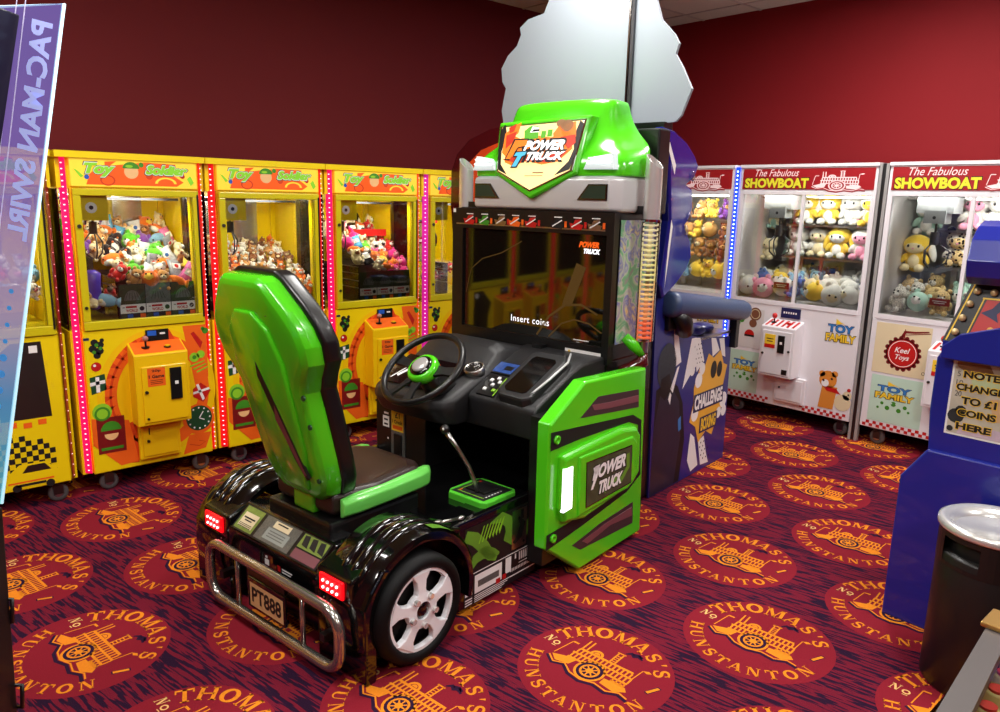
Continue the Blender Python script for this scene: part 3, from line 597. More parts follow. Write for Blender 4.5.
def small_toy(kind, c1, c2):
    """one-mesh toy, about 1 unit across, centred at origin, facing -y"""
    b = MB()
    if kind == 'bear':
        b.m(F[c1]).ell((0, 0, -.16), (.3, .26, .3), 9, 6).ell((0, -.05, .24), (.3, .26, .26), 10, 7)
        for s in (-1, 1): b.ell((s*.22, -.02, .47), (.1, .07, .1), 6, 5).ell((s*.32, -.14, -.08), (.1, .1, .18), 6, 5).ell((s*.2, -.26, -.36), (.12, .16, .11), 6, 5)
        b.m(F[c2]).ell((0, -.26, .18), (.16, .1, .12), 8, 5).m(m_eye).ell((-.1, -.28, .3), .04, 6, 4).ell((.1, -.28, .3), .04, 6, 4).ell((0, -.36, .21), .035, 6, 4)
    elif kind == 'ball':
        b.m(F[c1]).ell((0, 0, 0), .42, 14, 10).m(F[c2]).ell((0, -.2, -.02), (.26, .26, .24), 10, 7).m(m_eye).ell((-.11, -.43, .07), .045, 6, 4).ell((.11, -.43, .07), .045, 6, 4)
        for s in (-1, 1): b.m(F[c1]).ell((s*.26, 0, .36), (.12, .08, .14), 7, 5)
    elif kind == 'fish':
        b.m(F[c1]).ell((0, 0, 0), (.5, .24, .3), 12, 8).lathe([(.03, -.22), (.16, 0), (.24, .1), (.05, .12)], (.5, 0, 0), 'x', 8).m(F[c2]).ell((-.1, 0, -.1), (.36, .26, .2), 10, 7).m(m_eye).ell((-.36, -.16, .08), .05, 6, 4)
    elif kind == 'packet':
        rs = []
        for zz, hw, th in ((-.5, .36, .01), (-.44, .36, .05), (-.2, .34, .13), (.1, .33, .14), (.4, .35, .06), (.5, .36, .01)):
            rs.append([(-hw, 0, zz), (-hw*.6, -th, zz), (0, -th*1.2, zz), (hw*.6, -th, zz), (hw, 0, zz), (hw*.6, th, zz), (0, th*1.2, zz), (-hw*.6, th, zz)])
        b.m(mat('foil '+c1, F[c1].node_tree.nodes['Principled BSDF'].inputs['Base Color'].default_value[:3] if False else PACK[c1], .25, coat=.4, noise=.3, nscale=14)).loft(rs, sm=True)
        b.m(m_white); rect(b, lambda a, c: (a, -.175, c), -.22, -.1, .22, .2); b.m(F[c2]).ell((0, -.17, .05), (.12, .03, .12), 8, 5)
    elif kind == 'star':
        pts = [((.5 if k % 2 == 0 else .24)*math.sin(PI*k/5), (.5 if k % 2 == 0 else .24)*math.cos(PI*k/5)) for k in range(10)]
        b.m(F[c1]); ctr = [(0, -.18, 0), (0, .18, 0)]; vs = ctr+[(x, 0, y) for x, y in pts]
        b.add(vs, [(0, 2+k, 2+(k+1) % 10) for k in range(10)]+[(1, 2+(k+1) % 10, 2+k) for k in range(10)], True); b.m(m_eye).ell((-.08, -.17, .04), .03, 6, 4).ell((.08, -.17, .04), .03, 6, 4)
    elif kind == 'penguin':
        b.m(F[c1]).ell((0, 0, 0), (.3, .28, .46), 12, 8).m(F[c2]).ell((0, -.1, -.08), (.22, .22, .32), 10, 7).m(F['orange']).lathe([(.06, 0), (.005, .12)], (0, -.27, .2), 'y', 6)
        b.m(F['orange']).ell((-.12, -.16, -.46), (.1, .14, .05), 6, 4).ell((.12, -.16, -.46), (.1, .14, .05), 6, 4).m(m_eye).ell((-.1, -.27, .28), .04, 6, 4).ell((.1, -.27, .28), .04, 6, 4)
        for s in (-1, 1): b.m(F[c1]).ell((s*.32, 0, 0), (.07, .12, .24), 6, 5, (0, s*-.3, 0))
    me = b.build('plush_toy'); return me
PACK = {'light blue': c255(90, 170, 215), 'pink': c255(220, 120, 180), 'grey': c255(150, 155, 165), 'black': c255(24, 24, 30), 'purple': c255(110, 70, 170), 'white': c255(225, 228, 232), 'red': c255(200, 30, 30)}
KN = {'bear': 'plush bear', 'ball': 'round plush', 'fish': 'plush fish', 'packet': 'prize packet', 'star': 'plush star', 'penguin': 'plush penguin'}
TOYS = {}; USED = set()
def put_toy(spec, where, loc, size, rot, group, words):
    kind, c1, c2 = spec
    if spec not in TOYS: o = small_toy(*spec); TOYS[spec] = o
    else: o = TOYS[spec].copy(); COL.objects.link(o)
    o.location = loc; o.scale = (size, size, size); o.rotation_euler = rot
    nm = {'packet': 'prize_packet'}.get(kind, 'plush_toy'); o.name = nm
    lab = '%s-%s %s, %s' % (c1.replace(' ', '-'), c2, KN[kind], words) if c1 != c2 else '%s %s, %s' % (c1, KN[kind], words)
    tag(o, lab, 'prize packet' if kind == 'packet' else 'soft toy', group); o['label'] = lab
    return o
ORD = ['first', 'second', 'third', 'fourth', 'fifth', 'sixth', 'seventh', 'eighth', 'ninth', 'tenth']
ROWS = ['front row', 'second row', 'third row', 'fourth row', 'fifth row', 'sixth row', 'seventh row', 'eighth row', 'back row']
def pile(frame, machine_words, nx, ny, x0, x1, y0, y1, zf, size, specs, group, seed, tilt=.6):
    """heap of toys in a cabinet: frame maps local->world, zf(x,y) height of the heap"""
    rnd = random.Random(seed); loc0, rz = frame
    for j in range(ny):
        for i in range(nx):
            x = x0+(x1-x0)*(i+.5+(.25 if j % 2 else -.25)*.8+rnd.uniform(-.15, .15))/nx; y = y0+(y1-y0)*(j+.5+rnd.uniform(-.15, .15))/ny
            z = zf(x, y)
            if z is None: continue
            sz = size*rnd.uniform(.9, 1.15); c, s = math.cos(rz), math.sin(rz)
            P = (loc0[0]+c*x-s*y, loc0[1]+s*x+c*y, loc0[2]+z+rnd.uniform(-.01, .012))
            put_toy(specs[rnd.randrange(len(specs))], None, P, sz, (rnd.uniform(-tilt, tilt*.6), rnd.uniform(-tilt, tilt), rz+rnd.uniform(-.8, .8)), group, '%s, %s, %s from left' % (machine_words, ROWS[min(j, 8)], ORD[i]))
mix = [('bear', 'orange', 'white'), ('bear', 'cream', 'white'), ('bear', 'red', 'white'), ('ball', 'orange', 'yellow'), ('ball', 'green', 'white'), ('packet', 'light blue', 'white'), ('packet', 'pink', 'white'), ('bear', 'white', 'tan'), ('fish', 'orange', 'white'), ('bear', 'black', 'white'), ('packet', 'grey', 'red'), ('star', 'yellow', 'yellow'), ('bear', 'tan', 'cream'), ('penguin', 'black', 'white'), ('ball', 'purple', 'white'), ('bear', 'brown', 'tan'), ('packet', 'white', 'blue'), ('fish', 'light blue', 'white'), ('bear', 'cream', 'tan'), ('star', 'red', 'red')]
bears = [('bear', 'white', 'tan'), ('bear', 'tan', 'white'), ('bear', 'orange', 'white'), ('bear', 'brown', 'cream'), ('bear', 'cream', 'tan'), ('bear', 'white', 'white')]
mix4 = [('ball', 'orange', 'orange'), ('bear', 'cream', 'white'), ('star', 'orange', 'orange'), ('bear', 'red', 'white'), ('bear', 'white', 'black'), ('star', 'magenta', 'magenta'), ('ball', 'yellow', 'yellow'), ('packet', 'light blue', 'white'), ('fish', 'orange', 'white'), ('ball', 'magenta', 'pink'), ('bear', 'cream', 'brown'), ('ball', 'green', 'yellow'), ('packet', 'black', 'white')]
fr = lambda n: ((YX[n], 4.664, 0), 0.)
pile(fr(2), 'pink-strip machine', 8, 8, .11, .74, .03, .72, lambda x, y: (1.215+.48*y+.03*math.sin(9*x)) if (x > .25 or y > .3) else 1.12+.1*y, .112, mix, 'mixed toys heaped in the claw machine left of the seat', 3)
pile(fr(3), 'machine behind seat', 10, 9, .08, .74, .02, .72, lambda x, y: 1.10+.46*y+.03*math.sin(7*x+1), .08, bears, 'small bears heaped in the claw machine behind the seat', 5)
pile(fr(4), 'machine behind wheel', 8, 8, .09, .74, .03, .70, lambda x, y: (1.25+.60*y-.25*max(0, x-.42)+.04*math.sin(8*x)) if (x > .25 or y > .25) else None, .105, mix4, 'mixed toys heaped in the claw machine behind the wheel', 8)
pile(fr(1), 'taxi print machine', 6, 3, .30, .72, .04, .5, lambda x, y: 1.15+.45*y, .1, [('bear', 'white', 'pink'), ('bear', 'red', 'white'), ('ball', 'cream', 'pink'), ('ball', 'light blue', 'white')], 'pastel toys behind the swirl panel', 9)
pile(fr(5), 'corner claw machine', 6, 2, .10, .70, .06, .4, lambda x, y: 1.10+.3*y, .08, [('bear', 'red', 'white'), ('bear', 'white', 'tan'), ('ball', 'cream', 'cream')], 'red and white toys in the corner machine', 11)
# filler bed under each heap, printed prize posters behind the lower glass, red shelves
m_photo = mat('poster leaves', c255(44, 60, 30), .5, noise=.7, nscale=45)
m_photog = mat('poster grey', c255(96, 100, 96), .5, noise=.6, nscale=60)
for n, zb_, kk in ((2, 1.12, 3), (4, 1.12, 3)):
    t = Mach[n]
    MB().m(mat('heap liner', c255(70, 50, 40), .8)).box((.27, .06, 1.0), (YW-.06, YD-.04, 1.14)).box((.27, .3, 1.0), (YW-.06, YD-.04, 1.24)).build('heap_liner', t)
    b = MB().m(m_ink); fn = lambda a, c, k=0: (a, .035-.0005*k, c); b.box((.27, .036, 1.0), (YW-.085, .042, 1.215))
    for k in range(3):
        xa = .272+.144*k; xb = xa+.14; f1 = lambda a, c: fn(a, c, 1); f2 = lambda a, c: fn(a, c, 2); f3 = lambda a, c: fn(a, c, 3)
        b.m(m_photog if (k == 1 and n == 2) else m_photo); rect(b, f1, xa, 1.1, xb, 1.213)
        b.m(m_photog); disc(b, f2, xa+.07, 1.12, .045, 16, ry=.06, a0=0, a1=180); b.m(m_photo); 
        for q in range(5): ribbon(b, f3, [(xa+.03+.02*q, 1.122), (xa+.045+.012*q, 1.165)], .003)
        b.m(m_white); rect(b, f1, xa, 1.045, xb, 1.098); b.m(m_red); text(b, 'WORLD', f2, (xa+.03, 1.052, xa+.095, 1.07), .03); rect(b, f2, xa+.03, 1.076, xa+.09, 1.088); b.m(m_ink); disc(b, f2, xa+.118, 1.07, .014, 12); rect(b, f2, xa+.012, 1.078, xa+.026, 1.082)
        for q, mm in enumerate((m_photo, m_blue, m_ink, m_orange)): b.m(mm); rect(b, f1, xa+.002+.035*q, 1.005, xa+.032+.035*q, 1.04)
    b.build('prize_poster', t)
MB().m(mat('heap liner', c255(70, 50, 40), .8)).box((.06, .06, 1.0), (YW-.06, YD-.04, 1.07)).box((.06, .35, 1.0), (YW-.06, YD-.04, 1.17)).build('heap_liner', Mach[3])
for zz in (1.42, 1.58): MB().m(m_red).box((.11, .25, zz-.03), (.32, .3, zz+.02)).m(m_white).box((.13, .245, zz-.015), (.18, .25, zz+.005)).build('shelf_front', Mach[5])
MB().m(m_red).box((.34, .35, 1.45), (.7, .38, 1.5)).build('shelf_front', Mach[4])
# purple ball bag beside the chute, price card in the left machine
o = MB().m(mat('violet ball net', c255(90, 70, 200), .3, coat=.4, noise=.3, nscale=30)).lathe([(.01, -.11), (.03, -.1), (.042, -.04), (.04, .04), (.045, .1), (.02, .12)], n=14).build('ball_bag'); o.location = (YX[2]+.155, 4.664+.1, 1.18); tag(o, 'violet bag of balls behind the lower left glass of the pink-strip machine', 'prize bag')
b = MB().m(m_yelbox).box((.37, .03, 1.12), (.6, .035, 1.24)).m(m_black).box((.39, .028, 1.03), (.6, .034, 1.1)); b.m(m_red); text(b, '£2', lambda a, c: (a, .0295, c), (.42, 1.13, .52, 1.17), .04); disc(b, lambda a, c: (a, .029, c), .5, 1.21, .008, 8)
b.m(m_dsteel); 
for k in range(4): rect(b, lambda a, c: (a, .0275, c), .41, 1.04+.014*k, .58, 1.046+.014*k)
b.build('price_card', Mach[1])
# ------------------------------------------------------------------ white claw machines
m_wen = mat('white enamel', c255(228, 224, 228), .35, coat=.25)
m_wshade = mat('pale grey panel', c255(214, 208, 206), .4)
m_maroon = mat('maroon sign', c255(150, 22, 30), .4, emit=c255(150, 16, 26), es=.12)
m_syel = mat('sign yellow', c255(214, 206, 50), .4, emit=c255(225, 215, 50), es=.15)
m_swh = mat('sign pink white', c255(240, 210, 210), .4, emit=c255(240, 210, 210), es=.2)
m_kraft = mat('cream card', c255(222, 206, 168), .5)
m_tfb = mat('logo blue', c255(50, 120, 190), .45)
m_tfy = mat('logo yellow', c255(240, 200, 50), .45)
def toyfamily(b, z, x0, y0, w, h, robot=False, tint=False):
    b.m(m_navyp); text(b, 'TOY', z(2), (x0+.03*w, y0+.42*h, x0+.93*w, y0+.84*h), .07); b.m(m_tfb); text(b, 'TOY', z(3), (x0+.05*w, y0+.45*h, x0+.9*w, y0+.81*h), .04)
    b.m(m_ink); text(b, 'FAMILY', z(4), (x0-.02*w, y0-.03*h, x0+1.02*w, y0+.4*h), .08); b.m(m_tfy); text(b, 'FAMILY', z(5), (x0, y0, x0+w, y0+.37*h), .04)
    pgon(b, z(3), [(x0+.3*w, y0+.82*h), (x0+.5*w, y0+.88*h), (x0+.62*w, y0+.85*h), (x0+.45*w, y0+.95*h), (x0+.3*w, y0+1.1*h)])
    if robot:
        b.m(m_green)
        for xx, yy, r in ((.2, -.3, .1), (.5, -.25, .16), (.8, -.35, .12), (.35, -.55, .14), (.65, -.6, .14), (.1, -.6, .08), (.9, -.6, .08)): disc(b, z(2), x0+xx*w, y0+yy*h, r*h, 10)
        b.m(m_mint); disc(b, z(3), x0+.45*w, y0-.22*h, .05*h, 8); disc(b, z(3), x0+.57*w, y0-.22*h, .05*h, 8)
m_mint = mat('pale mint print', c255(190, 220, 200), .5)
WW = 1.10
def white_machine(yw, label, variant, w=WW):
    t = thing('claw_machine', label, 'claw machine', (5.736, yw, 0), R(-90)); D = .82
    fnk = lambda k: (lambda a, c: (a, -.0045-.0004*k, c))
    b = MB().m(m_wen).box((0, .0, .13), (w, D, .955)); bb = b.build('base_cabinet', t); bevel(bb, .006)
    MB().m(m_wen).box((0, .0, 1.86), (w, D, 2.06)).box((-.005, -.01, 2.045), (w+.005, D, 2.068)).build('top_box', t)
    for px, py in ((.0, .0), (w-.035, .0), (.0, D-.04), (w-.035, D-.04)): MB().m(m_wen).box((px, py, .955), (px+.035, py+.04, 1.86)).build('corner_post', t)
    MB().m(m_wen).box((.54, -.002, .99), (.565, .02, 1.84)).build('glass_divider', t)
    b = MB().m(m_wen).box((.035, -.004, .955), (w-.035, .02, .99)); b.build('sill', t); MB().m(m_wen).box((.035, -.004, 1.835), (w-.035, .02, 1.86)).build('top_rail', t)
    for a0, a1 in ((.035, .54), (.565, w-.035)): MB().m(m_glass).box((a0, .006, .99), (a1, .011, 1.835)).build('glass', t)
    b = MB().m(mat('white machine back', c255(226, 228, 226), .35)).box((.035, D-.03, .955), (w-.035, D-.015, 1.86)); b; b.build('back_panel', t)
    for sx in (.006, w-.012): MB().m(m_wshade).box((sx, .045, .955), (sx+.006, D-.04, 1.86)).build('side_panel', t)  # opaque pale sides added in place of glass to brighten the inside
    # header sign
    b = MB().m(m_maroon).box((.02, -.004, 1.875), (w-.02, 0, 2.035)); sg = b.build('sign_panel', t)
    shift = {'n2': 0, 'n3': 0, 'n1': 0}[variant]
    b = MB().m(m_swh); text(b, 'The Fabulous', fnk(1), (.13, 1.975, .5, 2.03), .0, .35); b.m(m_ink); text(b, 'SHOWBOAT', fnk(1), (.035, 1.878, .59, 1.968), .06); b.m(m_syel); text(b, 'SHOWBOAT', fnk(2), (.04, 1.884, .585, 1.962), .05); b.build('lettering', sg)
    b = MB(); sc_ = .95; steamer(b, lambda a, c, k: (.83+a*sc_*1.25, -.0045-.0004*k, 1.925+c*sc_*.72), m_swh, m_maroon, full=False); b.build('steamboat_emblem', sg)
    # lower front
    z = lambda k: (lambda a, c: (a, -.0012-.0004*k, c)); b = MB()
    bx = {'n2': .38, 'n3': .45, 'n1': .38}[variant]
    b.m(m_red)
    nchk = int((w-.04)/.025)
    for i in range(nchk):
        for j in range(2):
            if (i+j) % 2 == 0 and not (bx+.02 < .02+.025*i < bx+.3): rect(b, z(1), .02+.025*i, .14+.022*j, .045+.025*i, .162+.022*j)
    if variant == 'n3':
        b.m(m_kraft); rect(b, z(1), .04, .56, .42, .93); b.m(m_mint); rect(b, z(1), .05, .19, .42, .54); toyfamily(b, z, .09, .37, .27, .12, True)
        b.m(m_dred); disc(b, z(2), .24, .72, .115, 40)
        for k in range(18): disc(b, z(2), .24+.115*math.cos(2*PI*k/18), .72+.115*math.sin(2*PI*k/18), .016, 8)
        b.m(m_red); disc(b, z(3), .24, .72, .104, 32); b.m(m_white); disc(b, z(4), .24, .72, .096, 32, r_in=.092)
        text(b, 'Keel', z(4), (.185, .725, .29, .765), .01, .3); text(b, 'Toys', z(4), (.195, .665, .29, .712), .01, .3)
        b.m(m_dred); ribbon(b, z(2), [(.23, .84), (.24, .88), (.31, .885), (.4, .9)], [.03, .02, .014, .01]); ribbon(b, z(3), [(.24, .9), (.25, .86), (.3, .87), (.41, .89)], .006); b.m(m_ink); disc(b, z(2), .395, .6, .012, 12, r_in=.009)
    else:
        b.m(m_wshade); rect(b, z(1), .03, .57, .32, .9); b.m(m_mint); rect(b, z(1), .03, .19, .31, .54); toyfamily(b, z, .07, .37, .23, .11, True)
        b.m(m_green)
        for xx, yy, r in ((.07, .86, .03), (.1, .83, .035), (.06, .8, .025), (.12, .8, .025), (.09, .77, .02)): disc(b, z(2), xx, yy, r, 8)
        b.m(mat('brown print', c255(120, 72, 50), .5)); disc(b, z(2), .24, .86, .055, 16); disc(b, z(2), .225, .78, .035, 14); b.m(m_kraft); disc(b, z(3), .24, .86, .042, 16, r_in=.036); b.m(m_red); disc(b, z(3), .2, .68, .045, 16, a0=0, a1=180); b.m(m_ink); rect(b, z(3), .155, .665, .245, .682)
        toyfamily(b, z, .85, .735, .23, .16)
        # plain puppy and duck print
        z_o = z; z = lambda k: (lambda a, c: z_o(k)(a+.045, c))
        b.m(mat('puppy print', c255(216, 136, 50), .5)); disc(b, z(2), .86, .43, .07, 18); disc(b, z(2), .81, .47, .025, 10); disc(b, z(2), .91, .48, .025, 10); pgon(b, z(2), [(.8, .2), (.92, .2), (.94, .38), (.82, .38)]); b.m(m_white); disc(b, z(3), .84, .40, .03, 12); b.m(m_ink); disc(b, z(4), .825, .42, .01, 8); disc(b, z(3), .89, .44, .009, 8)
        b.m(m_red); pgon(b, z(3), [(.83, .37), (.93, .37), (.97, .33), (.86, .34)]); b.m(m_kraft); disc(b, z(3), .99, .27, .065, 16); disc(b, z(3), 1.02, .33, .035, 12); b.m(m_ink); disc(b, z(4), 1.03, .34, .007, 6); b.m(m_red); disc(b, z(2), 1.03, .375, .015, 8)
    b.build('front_print', t)
    # coin box
    by, bz0, bz1, bw = -.14, .40, .80, .29
    b = MB().m(m_wen); b.add([(bx, 0, bz0), (bx+bw, 0, bz0), (bx+bw, by, bz0), (bx, by, bz0), (bx, 0, bz1+.05), (bx+bw, 0, bz1+.05), (bx+bw, by, bz1), (bx, by, bz1)], [(0, 1, 2, 3), (4, 7, 6, 5), (3, 2, 6, 7), (0, 3, 7, 4), (2, 1, 5, 6), (0, 4, 5, 1)], False); cbx = b.build('coin_box', t); bevel(cbx, .006)
    b = MB().m(m_wen).box((bx+.02, by-.007, bz0+.02), (bx+bw-.02, by, bz1-.03)); dd = b.build('box_door', cbx); bevel(dd, .003)
    MB().m(m_black).box((bx+.16, by-.014, bz0+.2), (bx+.215, by-.007, bz1-.06)).m(m_white).box((bx+.178, by-.016, bz0+.27), (bx+.197, by-.014, bz0+.29)).build('coin_slot', dd)
    b = MB().m(m_tfy).box((bx+.045, by-.009, bz1-.14), (bx+.135, by-.007, bz1-.06)).m(m_red).box((bx+.045, by-.0095, bz1-.17), (bx+.135, by-.007, bz1-.14)).m(m_ink); rect(b, lambda a, c: (a, by-.0095, c), bx+.06, bz1-.1, bx+.12, bz1-.092); rect(b, lambda a, c: (a, by-.0095, c), bx+.065, bz1-.12, bx+.115, bz1-.113); b.build('price_label', dd)
    MB().m(m_dsteel).cyl((bx+.035, by-.014, .58), .01, .01, 'y', 10).cyl((bx+bw-.035, by-.014, .62), .01, .008, 'y', 10).box((bx+.21, by-.009, bz0+.03), (bx+.255, by-.007, bz0+.07)).build('lock', dd)
    zt = lambda yy: bz1+.05+.05*yy/.14; b = MB().m(m_red)
    for k in range(6): b.poly([(bx+.02+.045*k, -.125, zt(-.125)+.002), (bx+.04+.045*k, -.125, zt(-.125)+.002), (bx+.045+.045*k, -.02, zt(-.02)+.002), (bx+.025+.045*k, -.02, zt(-.02)+.002)])
    b.build('control_top', cbx)
    b = MB().m(m_black).cyl((bx+.07, -.07, zt(-.07)), .02, .006, n=12).cyl((bx+.07, -.07, zt(-.07)), .006, .04, n=8); j = b.build('joystick', cbx); MB().m(m_red).ell((bx+.07, -.07, zt(-.07)+.055), (.02, .02, .024)).build('knob', j)
    MB().m(m_red).cyl((bx+.2, -.07, zt(-.07)), .016, .012, n=12).build('button', cbx)
    b = MB().m(m_navyp).box((bx+.09, -.012, .865), (bx+.25, .0, .945)); b.m(m_white)
    for k in range(6): rect(b, lambda a, c: (a, -.0125, c), bx+.11+.02*k, .9, bx+.122+.02*k, .915)
    b.build('display', t)
    b = MB().m(m_wen).box((bx+.1, -.03, .18), (bx+.36, 0, .395)); ch = b.build('prize_chute', t); bevel(ch, .008); fp = MB().m(m_wen).box((bx+.12, -.037, .2), (bx+.34, -.03, .375)).build('flap', ch); bevel(fp, .005); MB().m(m_dsteel).cyl((bx+.15, -.045, .3), .008, .01, 'y', 8).build('flap_lock', ch)
    for px, py in ((.1, .06), (w-.1, .06), (.1, D-.08), (w-.1, D-.08)): caster(t, px, py, .055)
    # inside
    MB().m(m_wshade).box((.035, .03, .955), (w-.035, D-.03, .985)).build('prize_bed', t)
    b = MB().m(m_tube).box((.05, .05, 1.845), (w-.05, .07, 1.858)); b.build('light_tube', t)
    area('tube_light', (w/2, .10, 1.835), .8, .1, 6.5, (1, .99, .95), (R(25), 0, 0), t)
    b = MB().m(mat('gantry grey', c255(132, 134, 134), .5)).box((.17, .1, 1.72), (.41, .28, 1.83)).box((.23, .08, 1.65), (.37, .2, 1.74)).m(m_steel).box((.035, .3, 1.815), (w-.035, .32, 1.83)); b.m(m_ink); disc(b, lambda a, c: (a, .0795, c), .3, 1.69, .012, 8); b.build('gantry', t)
    b = MB().m(m_dsteel).cyl((.3, .14, 1.5), .03, .09, n=12).tube([(.3, .14, 1.58), (.3, .14, 1.66)], .007)
    for k in range(3):
        a = 2*PI*k/3+.3; cx, sx = math.cos(a), math.sin(a); b.tube([(.3+.02*cx, .14+.02*sx, 1.52), (.3+.1*cx, .14+.1*sx, 1.46), (.3+.09*cx, .14+.09*sx, 1.38), (.3+.03*cx, .14+.03*sx, 1.34)], .006, 6)
    b.build('claw', t)
    for zz in (1.60, 1.335):
        MB().m(m_acryl).box((.25, .34, zz-.012), (w-.04, .62, zz)).m(m_steel).box((.25, .336, zz-.014), (w-.04, .34, zz+.002)).build('shelf', t)
        MB().m(m_acryl).box((.04, .40, zz-.05), (.24, .74, zz-.04)).build('shelf', t)
    MB().m(m_steel).box((.34, .45, .985), (.375, .48, 1.82)).box((.5, .5, .985), (.52, .52, 1.82)).build('rail', t)
    b = MB().m(mat('red tag card', c255(150, 40, 36), .5)).box((.36, .028, 1.09), (.49, .033, 1.14)); b.m(m_white); rect(b, lambda a, c: (a, .0275, c), .38, 1.118, .47, 1.123); rect(b, lambda a, c: (a, .0275, c), .39, 1.105, .46, 1.11); b.build('tag_card', t)
    return t
N2Y = 3.495
Mach['n2'] = white_machine(N2Y, 'white claw machine with toy family lettering and yellow and white plushes on shelves', 'n2')
Mach['n3'] = white_machine(N2Y-1.18, 'white claw machine with a red round seal print, behind the blue changer', 'n3')
Mach['n1'] = white_machine(N2Y+1.165, 'white claw machine behind the blue boxing machine, beside a blue light strip', 'n1')
# metal pillars and the blue light strip between the cabinets
t = thing('metal_pillar', 'grey metal corner profiles between the two white claw machines', 'corner profile', (5.736, N2Y-1.10, 0), R(-90))
m_prof = mat('pale metal profile', c255(176, 174, 172), .3, metal=.3)
for k, (xa, xb, mm) in enumerate(((.006, .026, m_prof), (.028, .05, m_dsteel), (.052, .074, m_prof))): MB().m(mm).box((xa, -.004, .0), (xb, .03, 2.06)).build('profile', t)
t = thing('led_pillar', 'blue glowing light strip column left of the toy family claw machine', 'light strip', (5.736, N2Y+.062, 0), R(-90))
MB().m(m_wen).box((.0, .005, 0), (.058, .04, 2.06)).build('housing', t)
b = MB().m(LEDS['blue']).box((.012, -.006, .1), (.046, .005, 2.05)); b.m(m_ledb)
for k in range(58): b.box((.024, -.008, .13+.033*k), (.034, -.006, .14+.033*k))
b.build('led_strip', t)
# big plushes on the shelves
wf = lambda n, x, y, z: (5.736+y, {'n1': N2Y+1.165, 'n2': N2Y, 'n3': N2Y-1.18}[n]-x, z)
def shelf(n, x, y, z, body, face, ear, words, sc=.28, ec=None, rz=-90, grp='plushes on the shelves of the white claw machines'):
    plush_big(body, face, ear, words, wf(n, x, y, z), sc, R(rz), grp, ec)
w2 = 'of the toy family claw machine'
shelf('n2', .37, .46, 1.60, 'yellow', 'white', 'long', 'yellow hooded plush with white face, first on top shelf '+w2, ec='white')
shelf('n2', .56, .46, 1.60, 'yellow', 'white', 'long', 'yellow plush with long white ears, middle of top shelf '+w2, ec='white')
shelf('n2', .74, .46, 1.60, 'white', 'white', 'cat', 'all white eared plush between two yellow ones, top shelf '+w2)
shelf('n2', .91, .42, 1.60, 'white', 'yellow', 'round', 'yellow spotted plush at right end of top shelf '+w2, ec='yellow')
shelf('n2', .32, .46, 1.335, 'white', 'white', 'cat', 'white plush with pink ears, first on middle shelf '+w2, ec='pink')
shelf('n2', .50, .46, 1.335, 'white', 'cream', 'round', 'cream white plush second on middle shelf '+w2)
shelf('n2', .68, .42, 1.335, 'yellow', 'white', 'long', 'yellow plush with white face on middle shelf '+w2)
shelf('n2', .87, .42, 1.335, 'white', 'pink', 'tall', 'pale pink faced plush at right end of middle shelf '+w2, ec='pink')
shelf('n2', .06, .5, 1.55, 'cream', 'mint', 'round', 'cream plush high left behind claw '+w2, sc=.2)
shelf('n2', .20, .62, 1.55, 'grey', 'white', 'round', 'grey white plush behind claw gantry '+w2, sc=.18)
shelf('n2', .06, .45, 1.285, 'cream', 'cream', 'round', 'dull cream plush low left shelf '+w2, sc=.2)
shelf('n2', .17, .62, 1.285, 'mint', 'white', 'round', 'mint plush on low left shelf '+w2, sc=.19)
w3 = 'of the red seal claw machine'
shelf('n3', .12, .5, 1.55, 'mint', 'white', 'round', 'mint white plush high on left '+w3, sc=.3)
shelf('n3', .44, .46, 1.60, 'white', 'pink', 'tall', 'white rabbit plush with pink feet left of another '+w3, sc=.3)
shelf('n3', .62, .42, 1.60, 'white', 'white', 'cat', 'white plush with pink inner ears, top shelf '+w3, ec='pink', sc=.3)
shelf('n3', .80, .46, 1.60, 'tiger', 'orange', 'round', 'orange tiger plush with black stripes, top shelf '+w3, sc=.3)
shelf('n3', .97, .44, 1.60, 'snow leopard', 'white', 'round', 'snow leopard plush at right end, top shelf '+w3, sc=.23)
shelf('n3', .10, .4, 1.285, 'yellow', 'cream', 'long', 'yellow and white long eared plush on left shelf '+w3, sc=.3, ec='white')
shelf('n3', .38, .44, 1.335, 'snow leopard', 'leopard', 'round', 'spotted leopard plush left on middle shelf '+w3, sc=.3, ec='black')
shelf('n3', .60, .44, 1.335, 'leopard', 'snow leopard', 'round', 'spotted leopard cub centre on middle shelf '+w3, sc=.28, ec='black')
shelf('n3', .84, .44, 1.335, 'tiger', 'white', 'round', 'tiger plush right on middle shelf '+w3, sc=.22)
frn = lambda n: (wf(n, 0, 0, 0), R(-90))
pile(frn('n2'), 'toy family machine', 7, 4, .04, 1.04, .05, .7, lambda x, y: 1.06+.16*y, .19, [('ball', 'cream', 'yellow'), ('ball', 'white', 'white'), ('bear', 'blue', 'white'), ('ball', 'yellow', 'white'), ('ball', 'pink', 'white'), ('bear', 'light blue', 'white'), ('ball', 'white', 'cream')], 'plushes heaped below the shelves of the toy family machine', 21, .4)
pile(frn('n3'), 'red seal machine', 6, 3, .06, 1.0, .06, .5, lambda x, y: 1.06+.25*y, .18, [('ball', 'mint', 'white'), ('bear', 'leopard', 'snow leopard'), ('bear', 'snow leopard', 'white'), ('ball', 'leopard', 'tan')], 'plushes heaped in the red seal claw machine', 23, .4)
k1 = [('bear', 'yellow', 'tan'), ('bear', 'brown', 'tan'), ('ball', 'tan', 'cream'), ('bear', 'black', 'yellow'), ('bear', 'purple', 'tan'), ('bear', 'brown', 'cream'), ('ball', 'yellow', 'white'), ('bear', 'light blue', 'white'), ('bear', 'tan', 'cream')]
